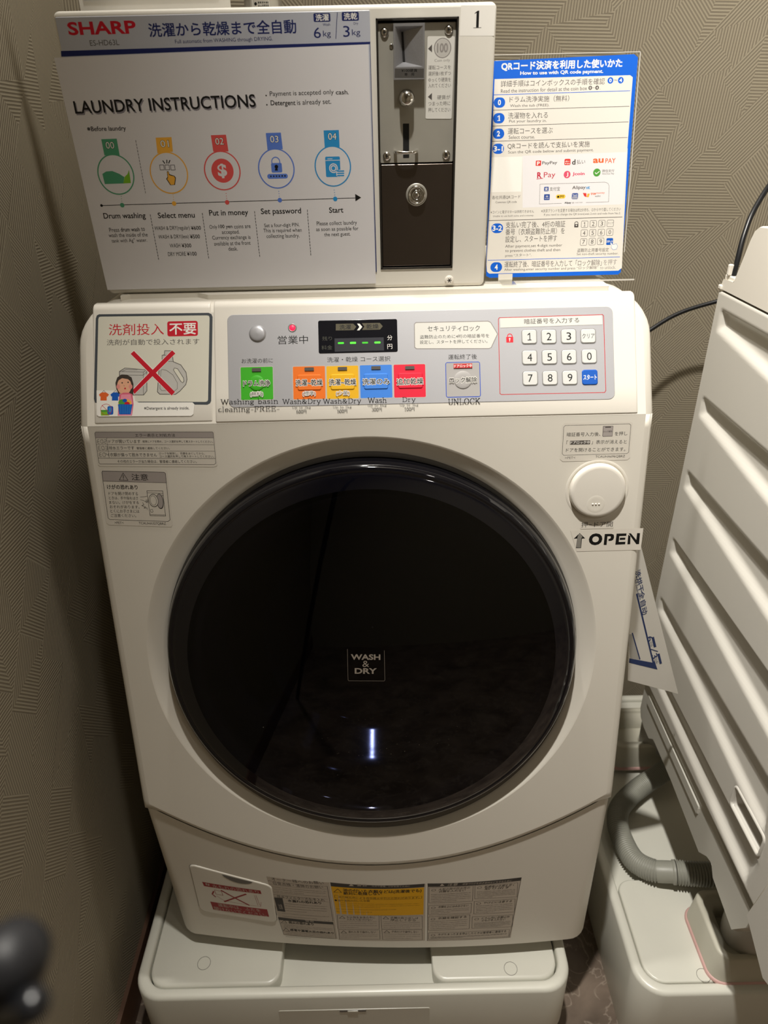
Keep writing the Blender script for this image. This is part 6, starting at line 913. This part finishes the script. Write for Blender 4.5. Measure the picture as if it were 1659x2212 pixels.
# second lower riser of the main machine, just visible at its right foot
# ================================================================ drain hose
path = catmull([(.585, .972, .225), (.541, .949, .205), (.491, .925, .192), (.446, .888, .188), (.430, .853, .188), (.429, .813, .188), (.437, .776, .190), (.458, .753, .198), (.486, .745, .204), (.539, .737, .208), (.58, .735, .21)], 16)
t_ = thing('drain_hose', 'grey corrugated drain hose curling out over the right-hand pan', 'hose', (.44, .84, PT - .016))
pts = resample(path, .0009); L = len(pts)
k0, k1 = int(L * .735), int(L * .80)
mb = MB(); tube(mb, pts[:k0 + 1], lambda i: .0170 + .0020 * math.cos(i * 2 * math.pi / 4), HOSE, 20); mb.build('corrugated_pipe', t_)
mb = MB(); seg_ = pts[k0:k1]; tube(mb, seg_, lambda i: .0176 if i < len(seg_) - 5 else .0196, HOSE, 24); mb.build('cuff', t_)
mb = MB(); seg2 = pts[k1:int(L * .925)]; tube(mb, seg2, lambda i: .0182 + .0020 * math.cos(i * 2 * math.pi / 5), HOSE, 20); mb.build('corrugated_pipe', t_)
mb = MB(); tube(mb, pts[int(L * .925):], .0180, HOSE, 24); mb.build('cuff', t_)
# ================================================================ cords
mb = MB(); tube(mb, catmull([(.473, .944, 1.120), (.475, .946, 1.150), (.482, .957, 1.182), (.498, .975, 1.212), (.535, 1.01, 1.247), (.62, 1.10, 1.285), (.75, 1.235, 1.30)], 10), .0033, CABLE, 12)
tag(mb.build('power_cord'), 'black power cord rising from the back corner of the right machine', 'cord')
mb = MB(); tube(mb, catmull([(.33, 1.13, .93), (.40, 1.15, .972), (.452, 1.16, 1.002), (.50, 1.17, 1.028), (.55, 1.17, 1.045), (.61, 1.16, 1.06), (.72, 1.14, 1.075)], 10), .0034, CABLE, 12)
tag(mb.build('power_cord'), 'black cord hanging across the wallpaper between the two machines', 'cord')
# ================================================================ dark handle close to the viewer
t_ = thing('luggage_handle', 'blurred black rounded handle poking into the bottom left corner', 'handle', (-.38, -.70, 0))
def cpt(px, py, d): return Vector((.017, 0, 1.325)) + d * (FW + RT * ((px - 829.5) / 1540) + UP * ((1106 - py) / 1540))
C_ = cpt(18, 2078, .140); C2 = cpt(70, 2170, .132)
Fh = frame(C_, RT, UP); g_ = MB()
g_.lathe(Fh, 0, 0, [(.05, -8), (3.6, -7.4), (6.4, -5), (7.6, 0), (6.4, 5), (3.6, 7.4), (.05, 8)], 'handle_matte', 32, cap=False)
tube(g_, catmull([C_, C_ + RT * -.004 - UP * .012 + FW * .004, C_ + RT * -.02 - UP * .05 + FW * .012], 8), .0068, 'handle_matte', 16); g_.build('grip', t_)
mb = MB(); Fh = frame(C2, RT, UP); mb.lathe(Fh, 0, 0, [(.05, -3.4), (1.8, -3), (3.0, -1.4), (3.3, 0), (3.0, 1.4), (1.8, 3), (.05, 3.4)], HANDLE, 24, cap=False)
tube(mb, [C2, C_ + RT * -.002 - UP * .010], .003, HANDLE, 16); mb.build('release_button', t_, label='smaller glossy black knob')
q_ = C_ + RT * -.02 - UP * .05 + FW * .012
mb = MB(); tube(mb, [q_, q_.lerp(Vector((-.38, -.70, 0)), .5), Vector((-.38, -.70, 0))], .008, HANDLE, 16); mb.build('pole', t_)
